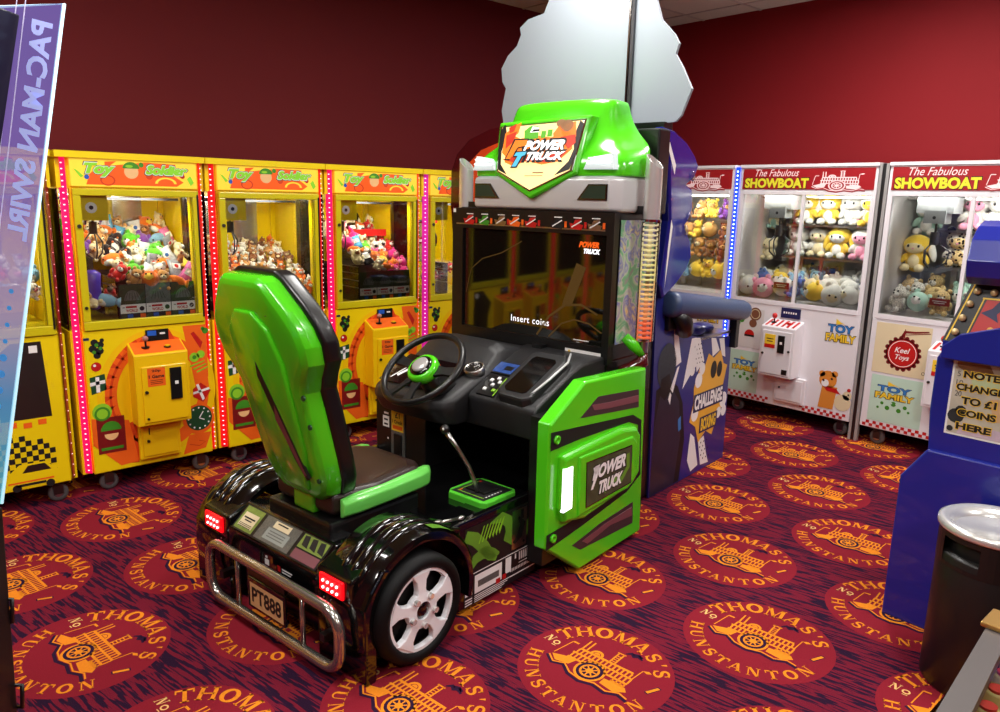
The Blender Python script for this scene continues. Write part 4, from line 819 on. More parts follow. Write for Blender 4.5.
for zz, nm in ((1.66, 'upper'), (1.49, 'second'), (1.32, 'third'), (1.12, 'lower')):
    pile(frn('n1'), '%s level, blue-strip machine' % nm, 6, 1, .26, 1.03, .30, .42, lambda x, y: zz+.03, .165, k1, 'plushes on the levels of the blue-strip claw machine', int(zz*100), .2)

for k, (src, xx, lab) in enumerate(((3, YX[1]-.80, 'yellow claw machine left of the taxi print one, seen mirrored in the black screen'), (2, YX[1]-1.60, 'yellow claw machine two along from the taxi print one, mirrored in the screen'), (4, YX[1]-2.40, 'farthest left yellow claw machine, only mirrored in the black screen'))):
    c = copy_tree(Mach[src]); c.location.x = xx; c['label'] = lab
# ------------------------------------------------------------------ truck driving game
m_tgreen = mat('truck green gloss', c255(80, 206, 26), .22, coat=.45, spec=.5)
m_tgreen2 = mat('bright green edge', c255(110, 215, 90), .3, coat=.3)
m_gblack = mat('gloss black', c255(8, 8, 9), .12, coat=.6)
m_sblack = mat('satin black', c255(13, 13, 14), .35, coat=.1)
m_tblack = mat('textured black', c255(27, 27, 29), .45, spec=.5, bump=.25, bscale=700)
m_silver = mat('silver paint', c255(206, 208, 208), .32, metal=.15, coat=.3)
m_satin = mat('satin chrome', c255(228, 228, 224), .24, metal=.6)
m_leather = mat('brown black vinyl', c255(40, 24, 20), .42, coat=.05, bump=.3, bscale=300)
m_recess = mat('dark recess', c255(10, 10, 11), .6)
m_lampw = mat('white lamp', (.45, .5, .5), .4, emit=(.8, .92, .92), es=.5)
m_lampm = mat('bright lamp', (1, 1, 1), .4, emit=(1, 1, 1), es=1.6)
m_lampr = mat('red tail lens', c255(220, 10, 20), .3, emit=c255(255, 10, 20), es=1.2)
m_lampd = mat('tail led dot', (1, .6, .6), .3, emit=(1, .5, .5), es=4)
m_tyre = mat('tyre black', c255(9, 9, 10), .6, spec=.2)
m_mesh = mat('speaker mesh', c255(60, 40, 44), .6, noise=.5, nscale=220)
m_mauve = mat('mauve strip', c255(120, 70, 78), .4)
TR = thing('truck_driving_game', 'green and black truck driving arcade game with bucket seat and steering wheel', 'arcade game', (1.27, 2.2, 0), R(8))
CV = .52
# chassis
b = MB().m(m_gblack)
b.box((.16, .18, .03), (1.08, .86, .355), .02); b.box((.56, .0, .025), (1.09, .18, .405), .008); b.box((.56, .86, .025), (1.09, 1.04, .405), .008); b.box((.56, .16, .2), (1.5, .88, .40), .01)
b.box((1.06, .02, .03), (1.62, 1.02, .30), .01); b.build('chassis', TR)
# tail block with lamp pods
def tail(v0, v1):
    b = MB().m(m_gblack); fn = lambda u, z, d: (u, d, z)
    b.prism([(.0, .0), (.23, .0), (.23, .42), (.09, .42), (.0, .385), (-.005, .30), (.0, .28)], fn, v0, v1); o = b.build('tail_pod', TR); bevel(o, .012, 3); return o
tp1 = tail(0, .21); tp2 = tail(.83, 1.04)
b = MB().m(m_gblack); b.prism([(.04, .06), (.3, .06), (.3, .37), (.2, .43), (.10, .43), (.0, .345), (.0, .23), (.04, .2)], lambda u, z, d: (u, d, z), .205, .835); tc_ = b.build('tail_panel', TR); bevel(tc_, .006)
for tp, va in ((tp1, .035), (tp2, .865)):
    b = MB().m(m_lampr).box((-.014, va, .305), (.0, va+.14, .375), .012); lo = b.build('tail_lamp', tp)
    b = MB().m(m_lampd)
    for i in range(4):
        for j in range(2): b.ell((-.016, va+.03+.027*i, .325+.028*j), .006, 6, 4)
    b.build('led_cluster', lo)
    b = MB().m(m_steel)
    b.ell((-.004, va+.02, .275), (.004, .006, .006), 8, 5).ell((-.004, va+.12, .275), (.004, .006, .006), 8, 5); b.build('rivet', tp)
for va, vb in ((-.078, .03), (1.01, 1.118)):
    o = MB().m(m_gblack).prism([(.0, .0), (.05, .0), (.055, .12), (.05, .26), (.075, .34), (.12, .42), (.09, .43), (.03, .36), (.0, .30)], lambda u, z, d: (u-.0, d, z), va, vb).build('mud_flap', TR); bevel(o, .008, 2)
# sloping sticker panel; surface from (.10,.43) to (0,.345)
sf = lambda k: (lambda a, c: (.10-.10*c-.0012*(k+1)*.65, .835-a, .43-.085*c+.0012*(k+1)*.75))
m_spk = mat('chequer plate print', c255(110, 112, 108), .3, metal=.4, noise=.5, nscale=120)
b = MB().m(m_sblack); rect(b, sf(0), .02, .06, .61, .95); b.m(mat('dull lime sticker', c255(120, 140, 60), .4, noise=.4, nscale=40)); rect(b, sf(1), .03, .1, .16, .9); b.m(m_kraft); rect(b, sf(2), .045, .3, .145, .8); b.m(m_ink); rect(b, sf(3), .055, .45, .135, .5); rect(b, sf(3), .07, .54, .12, .58)
for k in range(3): rect(b, sf(3), .05, .68+.05*k, .14, .70+.05*k)
b.m(m_spk); rect(b, sf(1), .18, .1, .42, .9); b.m(m_kraft); rect(b, sf(2), .25, .15, .36, .38); b.m(m_ink); rect(b, sf(3), .27, .2, .34, .24); b.m(mat('grey sticker', c255(150, 156, 150), .4)); rect(b, sf(2), .23, .42, .38, .8); b.m(m_spk)
for k in range(3): rect(b, sf(3), .25, .5+.09*k, .36, .53+.09*k)
b.m(MATS['dull lime sticker']); rect(b, sf(1), .44, .1, .60, .55); b.m(m_mauve); rect(b, sf(1), .44, .6, .60, .9); b.m(m_ink)
for k in range(3): pgon(b, sf(2), [(.45+.05*k, .15), (.48+.05*k, .12), (.5+.05*k, .5), (.46+.05*k, .45)])
b.build('sticker_panel', tc_)
b = MB().m(m_white); bf = lambda a, c: (-.0014, .835-a, c); rect(b, bf, .28, .27, .31, .295); rect(b, bf, .285, .3, .3, .31); b.m(m_red); rect(b, bf, .37, .27, .39, .295); b.m(m_white); rect(b, bf, .40, .284, .47, .290); rect(b, bf, .40, .273, .46, .278); b.build('small_marks', tc_)
# fenders
def fender(v0, v1, flip=False):
    b = MB().m(m_gblack); cu, cz = .285, .205; rings = []
    vs_ = [(v0, .275), (v0+.006, .292), (v0+.03, .300), ((v0+v1)/2, .304), (v1-.02, .300), (v1, .285)] if not flip else [(v0, .285), (v0+.02, .300), ((v0+v1)/2, .304), (v1-.03, .300), (v1-.006, .292), (v1, .275)]
    for v, r in vs_:
        ring = []
        for k in range(25):
            a = R(-14+208*k/24); ring.append((cu+r*math.cos(a), v, cz+r*math.sin(a)))
        for k in range(24, -1, -1):
            a = R(-14+208*k/24); ring.append((cu+.262*math.cos(a), v, cz+.262*math.sin(a)))
        rings.append(ring)
    b.loft(rings, sm=True); o = b.build('fender', TR); md = o.modifiers.new('es', 'EDGE_SPLIT'); md.split_angle = R(40)
    for q in (.045, .095, .15):
        vv = v0+.03+q if not flip else v1-.03-q
        pts = [(cu+.294*math.cos(R(a)), vv, cz+.294*math.sin(R(a))) for a in range(150, 52, -8)]+[(.56, vv, .41)]
        MB().m(m_gblack).at().tube(pts, [.01]+[.019]*(len(pts)-2)+[.008], 10).build('fender_rib', o)
    return o
fd1 = fender(-.075, .2); fd2 = fender(.84, 1.115, True)
MB().m(m_gblack).box((.5, -.0, .39), (1.07, .035, .43), .01).build('deck_edge', TR); MB().m(m_gblack).box((.5, 1.0, .39), (1.07, 1.04, .43), .01).build('deck_edge', TR)
b = MB().m(m_steel).ell((.46, .03, .462), (.03, .012, .008), 10, 6).ell((.60, .03, .437), (.025, .012, .008), 10, 6).tube([(.46, .03, .458), (.60, .03, .436)], .007, 8); b.build('deck_catch', TR)
# wheels
def wheel(v, s):
    """s=-1: faces -v"""
    w = MB().m(m_tyre).lathe([(.16, s*.0), (.165, s*.075), (.19, s*.088), (.212, s*.07), (.216, s*.04), (.216, s*-.06), (.19, s*-.09), (.12, s*-.09)], (.25, v, .217), 'y', 40).build('wheel', TR)
    rm = MB().m(m_tyre).lathe([(.166, s*.02), (.166, s*.03), (.05, s*.035), (.02, s*.035)], (.25, v, .217), 'y', 40).build('rim_dish', w)
    b = MB().m(mat('white wheel paint', c255(236, 238, 242), .35, coat=.2)); fw = lambda k: (lambda a, c, d: (.25+a, v+d, .217+c))
    f = fw(0); d0, d1 = s*.05, s*.072
    # outer ring
    n = 48; ring = []
    for r, d in ((.150, d0), (.152, d1), (.170, d1), (.174, s*.055)): ring.append([f(r*math.cos(2*PI*k/n), r*math.sin(2*PI*k/n), d) for k in range(n)])
    b.loft(ring, cap=False, sm=False)
    for k in range(5):
        A = 2*PI*k/5+.35; P = lambda x, y: (x*math.cos(A)-y*math.sin(A), x*math.sin(A)+y*math.cos(A))
        b.prism([P(.045, -.028), P(.085, -.02), P(.12, -.024), P(.155, -.05), P(.158, .05), P(.12, .024), P(.085, .02), P(.045, .028)], lambda a, c, d: f(a, c, d), d0, d1+s*.004, .004)
    b.loft([[f(r*math.cos(2*PI*k/24), r*math.sin(2*PI*k/24), d) for k in range(24)] for r, d in ((.072, d0), (.072, d1+s*.004), (.036, d1+s*.008), (.034, d0))], cap=False, sm=False)
    b.build('rim', w)
    MB().m(m_gblack).lathe([(.034, s*.05), (.034, s*.07), (.02, s*.078), (.002, s*.08)], (.25, v, .217), 'y', 20).build('hub_cap', w)
    for k in range(5):
        A = 2*PI*k/5+.35+PI/5; MB().m(m_satin).cyl((.25+.06*math.cos(A), v+s*.07, .217+.06*math.sin(A)), .0115, s*.022, 'y', 8).build('wheel_bolt', w)
wheel(-.035, -1); wheel(1.075, 1)
# side decals on the right skirt (plane v=0) -> u .6..1.08, z .03...40
b = MB().m(m_ink); sp = lambda k: (lambda a, c: (a, -.001-.0006*k, c)); rect(b, sp(0), .595, .03, 1.085, .392)
m_tribal = mat('tribal green print', c255(96, 150, 44), .35, noise=.35, nscale=9)
b.m(m_tribal)
ribbon(b, sp(1), [(.60, .36), (.66, .33), (.72, .27), (.76, .22), (.80, .19)], [.05, .06, .06, .05, .02])
ribbon(b, sp(1), [(.62, .19), (.66, .235), (.72, .25), (.78, .22), (.82, .21)], [.02, .05, .06, .05, .01])
ribbon(b, sp(1.5), [(.76, .37), (.83, .375), (.88, .34), (.89, .29), (.86, .25)], [.01, .05, .06, .06, .03])
ribbon(b, sp(2), [(.86, .27), (.92, .24), (.99, .245), (1.03, .28), (1.07, .31)], [.03, .06, .05, .06, .06])
ribbon(b, sp(2.5), [(.92, .36), (.97, .33), (1.0, .29), (1.03, .25)], [.03, .05, .04, .02])
b.m(m_lime)
for k in range(7): pgon(b, sp(2), [(.68+.022*k, .30+.004*k), (.686+.022*k, .30), (.72+.022*k, .375), (.712+.022*k, .372)])
b.m(m_steel); rect(b, sp(3), .905, .19, 1.01, .378); b.m(m_ink); rect(b, sp(4), .965, .325, .985, .37); ribbon(b, sp(4), [(.92, .22), (.96, .25), (.98, .3), (.95, .34)], [.02, .04, .04, .01]); disc(b, sp(4), .99, .21, .008, 8)
b.m(m_white); rect(b, sp(2), .62, .172, 1.08, .176); rect(b, sp(2), .66, .075, .84, .16); rect(b, sp(2), .60, .08, .645, .155); rect(b, sp(2), .865, .09, .905, .165); rect(b, sp(2), .93, .14, .94, .165)
for k in range(8): rect(b, sp(2), .96+.014*k, .125, .968+.014*k, .165)
for k in range(16): rect(b, sp(2), .90+.011*k, .085, .906+.011*k, .1)
for k in range(4): rect(b, sp(2), .66, .062-.009*k, .90-.02*k, .066-.009*k); 
for k in range(3): rect(b, sp(2), .60, .06-.012*k, .645, .066-.012*k)
rect(b, sp(2), .90, .06, 1.08, .066); rect(b, sp(2), .96, .11, 1.08, .114)
b.m(m_red); rect(b, sp(3), .80, .065, .83, .09); rect(b, sp(3), .845, .07, .87, .095); b.m(m_spk); rect(b, sp(3), .68, .1, .82, .13)
b.build('side_decal', TR)
b = MB().m(m_tribal); cu, cz = .285, .205
for k in range(8):
    a0, a1 = R(78-8*k), R(78-8*(k+1)); b.poly([(cu+.304*math.cos(a0), -.06, cz+.304*math.sin(a0)), (cu+.304*math.cos(a1), -.06, cz+.304*math.sin(a1)), (cu+.306*math.cos(a1), -.01, cz+.306*math.sin(a1)), (cu+.306*math.cos(a0), -.01, cz+.306*math.sin(a0))])
b.build('fender_decal', fd1)
# bumper loop and number plate
pts = []
for cx, cy, a0 in ((.805, .205, 0), (.08, .205, 90), (.08, .14, 180), (.805, .13, 270)):
    for k in range(7): a = R(a0+15*k); pts.append((-.06, cx+.085*math.cos(a), cy+.085*math.sin(a)))
m_bump = mat('bumper steel', c255(176, 172, 164), .2, metal=.9)
b = MB().m(m_bump).tube(pts, .021, 14, closed=True); bp = b.build('bumper_tube', TR)
for v in (.22, .67): MB().m(m_bump).tube([(-.058, v, .045), (-.058, v, .285)], .011, 10).build('bumper_strut', bp)
for v in (.1, .80): MB().m(m_sblack).box((-.06, v-.015, .14), (.0, v+.015, .17)).build('bumper_mount', bp)
b = MB().m(m_gblack).box((-.073, .315, .105), (-.06, .575, .24), .008); np_ = b.build('number_plate', bp)
b = MB().m(mat('plate tan', c255(212, 176, 122), .5)); pf = lambda k: (lambda a, c: (-.0735-.0006*k, .56-a, .12+c)); rect(b, pf(0), .005, .0, .235, .1); b.m(m_ink); text(b, 'PT888', pf(1), (.018, .018, .222, .085), .03); b.build('plate_face', np_)
MB().m(m_sblack).box((-.065, .325, .24), (-.05, .58, .27)).build('plate_bracket', bp)
# seat
MB().m(m_sblack).box((.14, .30, .34), (.62, .74, .47), .015).build('seat_base', TR)
prof = [(.545, .13), (.58, .18), (.65, .215), (.74, .225), (.84, .23), (.95, .235), (1.03, .235), (1.09, .27), (1.15, .315), (1.22, .325), (1.285, .305), (1.345, .26), (1.40, .205), (1.445, .16), (1.46, .125)]
def outline(k, zoff=0., n=1):
    zc = 1.0; pts = []
    for z, h in prof: pts.append((h*k*.93, zc+(z-zc)*(1-(1-k)*.45)+zoff))
    return [(-h, z) for h, z in reversed(pts)]+[(h, z) for h, z in pts]
SU = lambda z: .125-.27*(z-.56)
def srings(lst): return [[(SU(z)+d, CV-.03+v, z) for v, z in outline(k)] for d, k in lst]
b = MB().m(m_tgreen).loft(srings([(.10, .99), (.095, 1.0), (.05, 1.0), (.025, .97), (.008, .90), (.0, .80)]), sm=False)
shell = b.build('seat_shell', TR); bevel(shell, .014, 3, 20); smooth_angle(shell)
# raised spine panel on the shell with a crease either side
pp = [(-.10, .60), (-.15, .78), (-.16, 1.0), (-.17, 1.14), (-.13, 1.27), (-.06, 1.33), (.05, 1.33), (.13, 1.25), (.15, 1.12), (.11, 1.0), (.09, .78), (.05, .6)]
b = MB().m(m_tgreen).prism(pp, lambda v, z, d: (SU(z)-d, CV-.03+v, z), -.002, .017, .012); o = b.build('spine_panel', shell); bevel(o, .008, 3, 25); smooth_angle(o)
b = MB().m(m_recess).prism([(.0, 1.13), (.015, 1.07), (-.08, .74), (-.125, .655), (-.145, .67), (-.06, .95)], lambda v, z, d: (SU(z)-d, CV-.03+v, z), .008, .0185); b.m(m_mauve).prism([(-.045, .96), (-.025, .90), (-.118, .67), (-.132, .68)], lambda v, z, d: (SU(z)-d, CV-.03+v, z), .008, .019); b.build('slot', shell)
for v, z in ((-.135, 1.33), (-.225, 1.02), (-.215, .90), (-.17, .66)): MB().m(m_dgreen).cyl((SU(z)+.002, CV-.03+v, z), .011, .006, 'x', 10).build('shell_plug', shell)
def spad(lst): return [[(SU(z)+d, CV-.03+v, z) for v, z in outline(k, .008)] for d, k in lst]
b = MB().m(m_sblack).loft(spad([(.088, 1.03), (.10, 1.06), (.15, 1.05), (.165, 1.02), (.172, .93)]), sm=False); o = b.build('back_pad', TR); bevel(o, .012, 3, 20); smooth_angle(o)
b = MB().m(m_tgreen).box((.16, CV-.08, .47), (.24, CV+.06, .62), .01); b.build('seat_bracket', TR)
# cushion: green rims around a vinyl pad
b = MB().m(m_leather); rs = []
for z, q in ((.475, .02), (.50, .0), (.56, .0), (.578, .012), (.583, .04)):
    rs.append([(u+(q if u < .4 else -q), CV-.0+(v-q if v > 0 else v+q), z+(.012 if u > .6 else 0)) for u, v in ((.17, -.19), (.17, .19), (.4, .23), (.62, .22), (.67, .16), (.67, -.16), (.62, -.22), (.4, -.23))])
cu_ = MB().m(m_leather).loft(rs, sm=False).build('seat_cushion', TR); bevel(cu_, .008, 2, 20)
for s in (-1, 1):
    b = MB().m(m_tgreen2); r3 = []
    for u, zt, w in ((.20, .555, .03), (.28, .565, .05), (.45, .572, .055), (.6, .58, .055), (.66, .582, .045), (.69, .575, .02)):
        v0 = CV+s*.20; r3.append([(u, v0, .475+(u-.17)*.03), (u, v0, zt), (u, v0+s*w*.6, zt), (u, v0+s*w, zt-.02), (u, v0+s*w*.9, .49+(u-.17)*.03), (u, v0+s*w*.5, .475+(u-.17)*.03)])
    o = b.loft(r3, sm=False).build('seat_rim', cu_); bevel(o, .012, 3, 20); smooth_angle(o, 40)
# gear shift
b = MB().m(mat('shift plate green', c255(84, 196, 50), .3, coat=.4)); o2 = [(.785, .09), (.80, .06), (.86, .055), (.88, .06), (.99, .055), (1.02, .08), (1.02, .28), (.99, .305), (.82, .305), (.785, .28)]
gb = b.prism(o2, lambda u, v, d: (u, v, d), .40, .432, .006).build('gear_plate', TR)
b = MB().m(m_ink).prism([(.805, .085), (1.0, .078), (1.0, .282), (.805, .282)], lambda u, v, d: (u, v, d), .432, .4335).m(m_sblack).prism([(.86, .13), (.95, .12), (.965, .2), (.94, .25), (.86, .245)], lambda u, v, d: (u, v, d), .4335, .442, .003); b.m(m_lime)
gz = lambda k: (lambda u, v: (u, v, 0.4338+.0004*k)); ribbon(b, gz(1), [(.825, .10), (.825, .26)], .004); ribbon(b, gz(1), [(.825, .26), (.98, .26)], .004); b.m(m_orange); rect(b, gz(1), .83, .25, .85, .262); b.m(m_red); rect(b, gz(1), .965, .25, .98, .262); b.m(m_white)
for k in range(6): rect(b, gz(1), .84+.02*k, .1, .85+.02*k, .106)
b.build('gate_insert', gb)
lv = MB().m(m_steel).tube([(.865, .175, .44), (.845, .18, .50), (.83, .20, .56), (.79, .235, .65), (.75, .265, .725)], .0105, 10).build('gear_lever', gb)
MB().m(m_sblack).ell((.745, .268, .738), (.022, .022, .024), 14, 10).m(m_white).ell((.727, .262, .745), (.004, .007, .007), 6, 4).build('gear_knob', lv)
# dashboard
def vloft(b, sections, **k):  # sections: list of (v, [(u,z)...])
    return b.loft([[(u, v, z) for u, z in prf] for v, prf in sections], **k)
dp = [(1.06, .665), (1.05, .80), (1.065, .825), (1.34, .95), (1.42, .975), (1.62, .985), (1.62, .665)]
b = MB().m(m_tblack); vloft(b, [(.0, dp), (.5, dp)], sm=False); db = b.build('dashboard', TR); bevel(db, .014, 3, 20); smooth_angle(db)
b = MB().m(m_tblack); ds = lambda u, v, k: (u, v, .82+.45*(u-1.05)+k)
# raised tray console and its dark well
def slab(b, pts, k0, k1, bev=0): b.prism(pts, lambda u, v, d: (u-.3*(d), v, .82+.45*(u-1.05)+d), k0, k1, bev)
slab(b, [(1.08, .045), (1.36, .05), (1.40, .08), (1.40, .25), (1.37, .275), (1.09, .255), (1.06, .22), (1.055, .08)], -.01, .035, .012)
tr_ = b.build('tray', db); b = MB().m(m_gblack); slab(b, [(1.10, .085), (1.33, .09), (1.35, .11), (1.35, .225), (1.33, .235), (1.11, .225), (1.09, .20), (1.09, .1)], .035, .038); b.build('tray_pad', tr_)
MB().m(m_silver).tube([ds(1.065, .07, .03), ds(1.2, .035, .045), ds(1.34, .035, .04), ds(1.41, .07, .035)], .006, 8).build('tray_trim', tr_)
b = MB().m(m_black); slab(b, [(1.22, .29), (1.31, .29), (1.31, .44), (1.22, .42)], -.01, .006); b.m(mat('dash screen', c255(40, 64, 120), .3, emit=c255(70, 120, 210), es=.12, noise=.95, nscale=60)); slab(b, [(1.228, .297), (1.303, .297), (1.303, .43), (1.228, .412)], .006, .0075)
b.m(m_black); slab(b, [(1.25, .31), (1.28, .31), (1.28, .36), (1.25, .36)], .0075, .0082); b.build('dash_display', db)
b = MB().m(m_black); slab(b, [(1.065, .265), (1.205, .29), (1.205, .41), (1.065, .375)], -.01, .004); b.m(m_lime); slab(b, [(1.068, .268), (1.2, .292), (1.2, .298), (1.068, .274)], .004, .005); kp = b.build('keypad', db)
for u, v, mm in ((1.10, .35, m_white), (1.10, .295, m_lime), (1.135, .33, m_white), (1.16, .305, m_white), (1.165, .36, m_white), (1.185, .33, m_white)):
    b = MB().m(mm); slab(b, [(u-.007, v-.009), (u+.009, v-.008), (u+.009, v+.009), (u-.007, v+.008)], .004, .011, .002); b.build('key', kp)
# steering cowl
def cw(k, e=0): return [(.92+.06*e, .675), (.865+.08*e, .755), (.875+.09*e, .80), (1.20, .925-.03*e), (1.29, 1.01-.07*e), (1.36, 1.03-.07*e), (1.50, .99-.03*e), (1.6, .97), (1.6, .675)]
b = MB().m(m_tblack); vloft(b, [(.415, cw(0, 1.1)), (.44, cw(0, .45)), (.50, cw(0, .1)), (.60, cw(0, 0)), (.80, cw(0, 0)), (.89, cw(0, .15)), (.95, cw(0, .6)), (.98, cw(0, 1.3))], sm=False)
cwl = b.build('steering_cowl', TR); bevel(cwl, .014, 3, 15); smooth_angle(cwl, 40)
cs = lambda u, v, k: (u-.4*k, v, .80+.385*(u-.875)+.006+k)
def cslab(b, pts, k0, k1, bev=0): b.prism(pts, lambda u, v, d: cs(u, v, d), k0, k1, bev)
b = MB().m(m_gblack); cslab(b, [(.93, .52), (1.17, .49), (1.17, .95), (.93, .93)], 0, .002); b.m(m_red); cslab(b, [(1.08, .70), (1.13, .68), (1.15, .76), (1.11, .80), (1.09, .78)], .002, .003); b.m(m_white); cslab(b, [(1.10, .72), (1.12, .715), (1.13, .77), (1.12, .775)], .003, .004); cslab(b, [(1.05, .60), (1.14, .57), (1.14, .585), (1.06, .63)], .002, .003); cslab(b, [(.98, .84), (1.15, .79), (1.155, .80), (.99, .86)], .002, .003); cslab(b, [(.96, .87), (1.12, .84), (1.12, .845), (.96, .878)], .002, .003)
b.build('instrument_panel', cwl)
b = MB().m(m_steel); g0 = cs(1.16, .475, .0); nrm = Vector((-.36, 0, .93)).normalized()
M0 = Matrix.Translation(g0) @ nrm.to_track_quat('Z', 'Y').to_matrix().to_4x4()
b.M = M0; b.lathe([(.052, -.03), (.052, .012), (.047, .014), (.045, .01), (.001, .01)], n=24); b.m(m_black).cyl((0, 0, .0105), .044, .001, n=24).m(m_white)
for k in range(9): a = R(-30+30*k); b.box((.03*math.cos(a)-.002, .03*math.sin(a)-.002, .0115), (.03*math.cos(a)+.002, .03*math.sin(a)+.002, .0122))
b.poly([(-.002, 0, .0125), (.002, 0, .0125), (.02, .022, .0125), (.018, .024, .0125)]); b.build('gauge', cwl)
b = MB().m(m_black).box((1.55, .36, .98), (1.6, .42, 1.0)); b.build('camera_pod', TR)
# steering wheel
wc = Vector((.82, .49, .97)); th = R(50); e1 = Vector((0, 1, 0)); e2 = Vector((math.sin(th), 0, math.cos(th))); nn = Vector((-math.cos(th), 0, math.sin(th)))
W3 = lambda x, y, d=0: tuple(wc+e1*x+e2*y+nn*d)
sw = MB().m(m_sblack).tube([W3(.205*math.cos(2*PI*k/48), .205*math.sin(2*PI*k/48)) for k in range(48)], .0165, 12, closed=True).build('steering_wheel', TR)
b = MB().m(m_sblack)
for a, w0 in ((8, .035), (172, .035), (262, .03), (300, .02)):
    A = R(a); d_ = Vector((math.cos(A), math.sin(A))); p_ = Vector((-math.sin(A), math.cos(A)))
    q = [d_*.05+p_*w0, d_*.12+p_*w0*.6, d_*.2+p_*w0*.8, d_*.2-p_*w0*.8, d_*.12-p_*w0*.6, d_*.05-p_*w0]
    b.prism([tuple(x) for x in q], lambda x, y, d: W3(x, y, d), -.022, -.008, .002)
b.build('spoke', sw)
def onwheel(m_, prf, n=32): 
    b = MB().m(m_); b.loft([[W3(r*math.cos(2*PI*k/n), r*math.sin(2*PI*k/n), d) for k in range(n)] for r, d in prf], sm=True); return b
hub = onwheel(m_tgreen, [(.06, -.05), (.078, -.025), (.08, .0), (.073, .014), (.062, .018), (.056, .014)]).build('hub_ring', sw)
onwheel(m_gblack, [(.056, .010), (.056, .022), (.045, .025), (.03, .025)]).build('hub_boss', hub)
onwheel(m_prof, [(.042, .02), (.042, .03), (.034, .034), (.01, .035), (.002, .035)]).build('horn_button', hub)
MB().m(m_sblack).tube([W3(0, 0, -.03), W3(0, -.02, -.12), (1.02, .53, .86)], [.05, .045, .05], 14).build('steering_column', TR)
# footwell walls, pedestal with coin plate
b = MB().m(m_sblack).box((1.06, .0, .3), (1.62, .035, .72)).box((1.5, .03, .3), (1.62, 1.02, .72)).box((1.06, 1.0, .3), (1.62, 1.035, .72)); b.build('footwell', TR)
pd = MB().m(m_sblack).box((.985, .64, .30), (1.5, 1.02, .74), .006).build('coin_pedestal', TR)
b = MB().m(m_spk).box((.978, .79, .40), (.986, .895, .675), .004); pl = b.build('coin_plate', pd)
f_ = lambda k: (lambda a, c: (.9775-.0005*k, a, c)); b = MB().m(m_tfy); rect(b, f_(1), .888, .55, .797, .665); b.m(m_ink); text(b, '£1', lambda a, c: f_(2)(1.685-a, c), (.825, .62, .86, .65), .03); text(b, '1 Credit', lambda a, c: f_(2)(1.685-a, c), (.802, .59, .88, .61), .02); b.m(m_orange); rect(b, f_(2), .88, .56, .805, .58); b.m(m_black).box((.970, .81, .42), (.978, .865, .535)); b.build('coin_slot', pl)
b = MB().m(m_white); rect(b, f_(-13), .965, .555, .915, .615); rect(b, f_(-13), .955, .625, .92, .635); rect(b, f_(-13), .93, .49, .92, .50); b.m(m_ink); rect(b, f_(-12), .955, .565, .925, .575); rect(b, f_(-12), .955, .59, .925, .6); b.build('sticker', pd)
# monitor cabinet
b = MB().m(m_sblack).box((1.62, .0, .03), (2.08, 1.04, .97), .01).box((1.64, -.005, .95), (2.06, 1.045, 1.70), .012); mc = b.build('monitor_cabinet', TR)
b = MB().m(m_sblack)
v0, v1, z0, z1 = -.02, 1.06, .945, 1.695; a0, a1, c0, c1 = .02, .98, 1.03, 1.585
for (p, q) in (((v0, z0), (v1, c0)), ((v0, c1), (v1, z1)), ((v0, c0), (a0, c1)), ((a1, c0), (v1, c1))): b.box((1.60, p[0], p[1]), (1.645, q[0], q[1]))
bz = b.build('screen_bezel', mc)
m_scr = mat('dark screen glass', c255(16, 15, 10), .04, coat=1, spec=.8)
b = MB().m(m_scr).box((1.614, a0, c0), (1.63, a1, c1)); sc = b.build('screen', mc)
m_txt = mat('screen lettering', (.9, .9, .95), .5, emit=(.9, .9, .95), es=1.2); m_scd = mat('screen dim picture', c255(60, 46, 24), .3, emit=c255(110, 80, 34), es=.28); m_sco = mat('screen orange logo', c255(220, 90, 20), .3, emit=c255(230, 90, 30), es=.8)
sx = lambda k: (lambda a, c: (1.6135-.0005*k, 1.06-a, c))
b = MB().m(m_txt); text(b, 'Insert coins', sx(1), (.44, 1.095, .70, 1.13), .0, 0, 1.1); b.build('screen_text', sc)
b = MB().m(m_scd)
ribbon(b, sx(1), [(.62, 1.04), (.70, 1.15), (.80, 1.22), (.90, 1.23), (1.0, 1.19)], [.012, .012, .014, .012, .01]); ribbon(b, sx(1), [(.70, 1.04), (.78, 1.12), (.86, 1.15), (.95, 1.14), (1.03, 1.1)], .008)
pgon(b, sx(1), [(.78, 1.22), (.84, 1.22), (.92, 1.42), (.86, 1.44)]); ribbon(b, sx(1), [(.14, 1.36), (.22, 1.42), (.36, 1.46), (.5, 1.53)], .005); ribbon(b, sx(1), [(.14, 1.36), (.12, 1.3), (.1, 1.22)], .004)
b.m(m_sco); text(b, 'POWER', sx(2), (.87, 1.52, .99, 1.55), .05, .3); b.m(m_txt); text(b, 'TRUCK', sx(2), (.90, 1.49, 1.0, 1.515), .05, .3); b.m(m_scd); b.m(m_white)
rect(b, sx(2), .86, 1.045, .955, 1.05)
b.build('screen_picture', sc)
bx_ = lambda k: (lambda a, c: (1.5992-.0006*k, 1.06-a, c))
b = MB().m(m_white); rect(b, bx_(0), .82, .965, 1.04, 1.0); b.m(m_tfy); pgon(b, bx_(1), [(.83, .975), (.865, .975), (.847, .995)]); b.m(m_spk); rect(b, bx_(1), .88, .978, 1.02, .982); b.m(m_white); rect(b, bx_(0), .005, 1.67, .025, 1.69); b.build('bezel_sticker', bz)
b = MB().m(m_steel); rect(b, bx_(0), .03, 1.605, 1.03, 1.612); b.m(m_ink)
cols = [m_red, m_green, m_steel, m_orange, m_red, m_ink, m_red, m_steel]
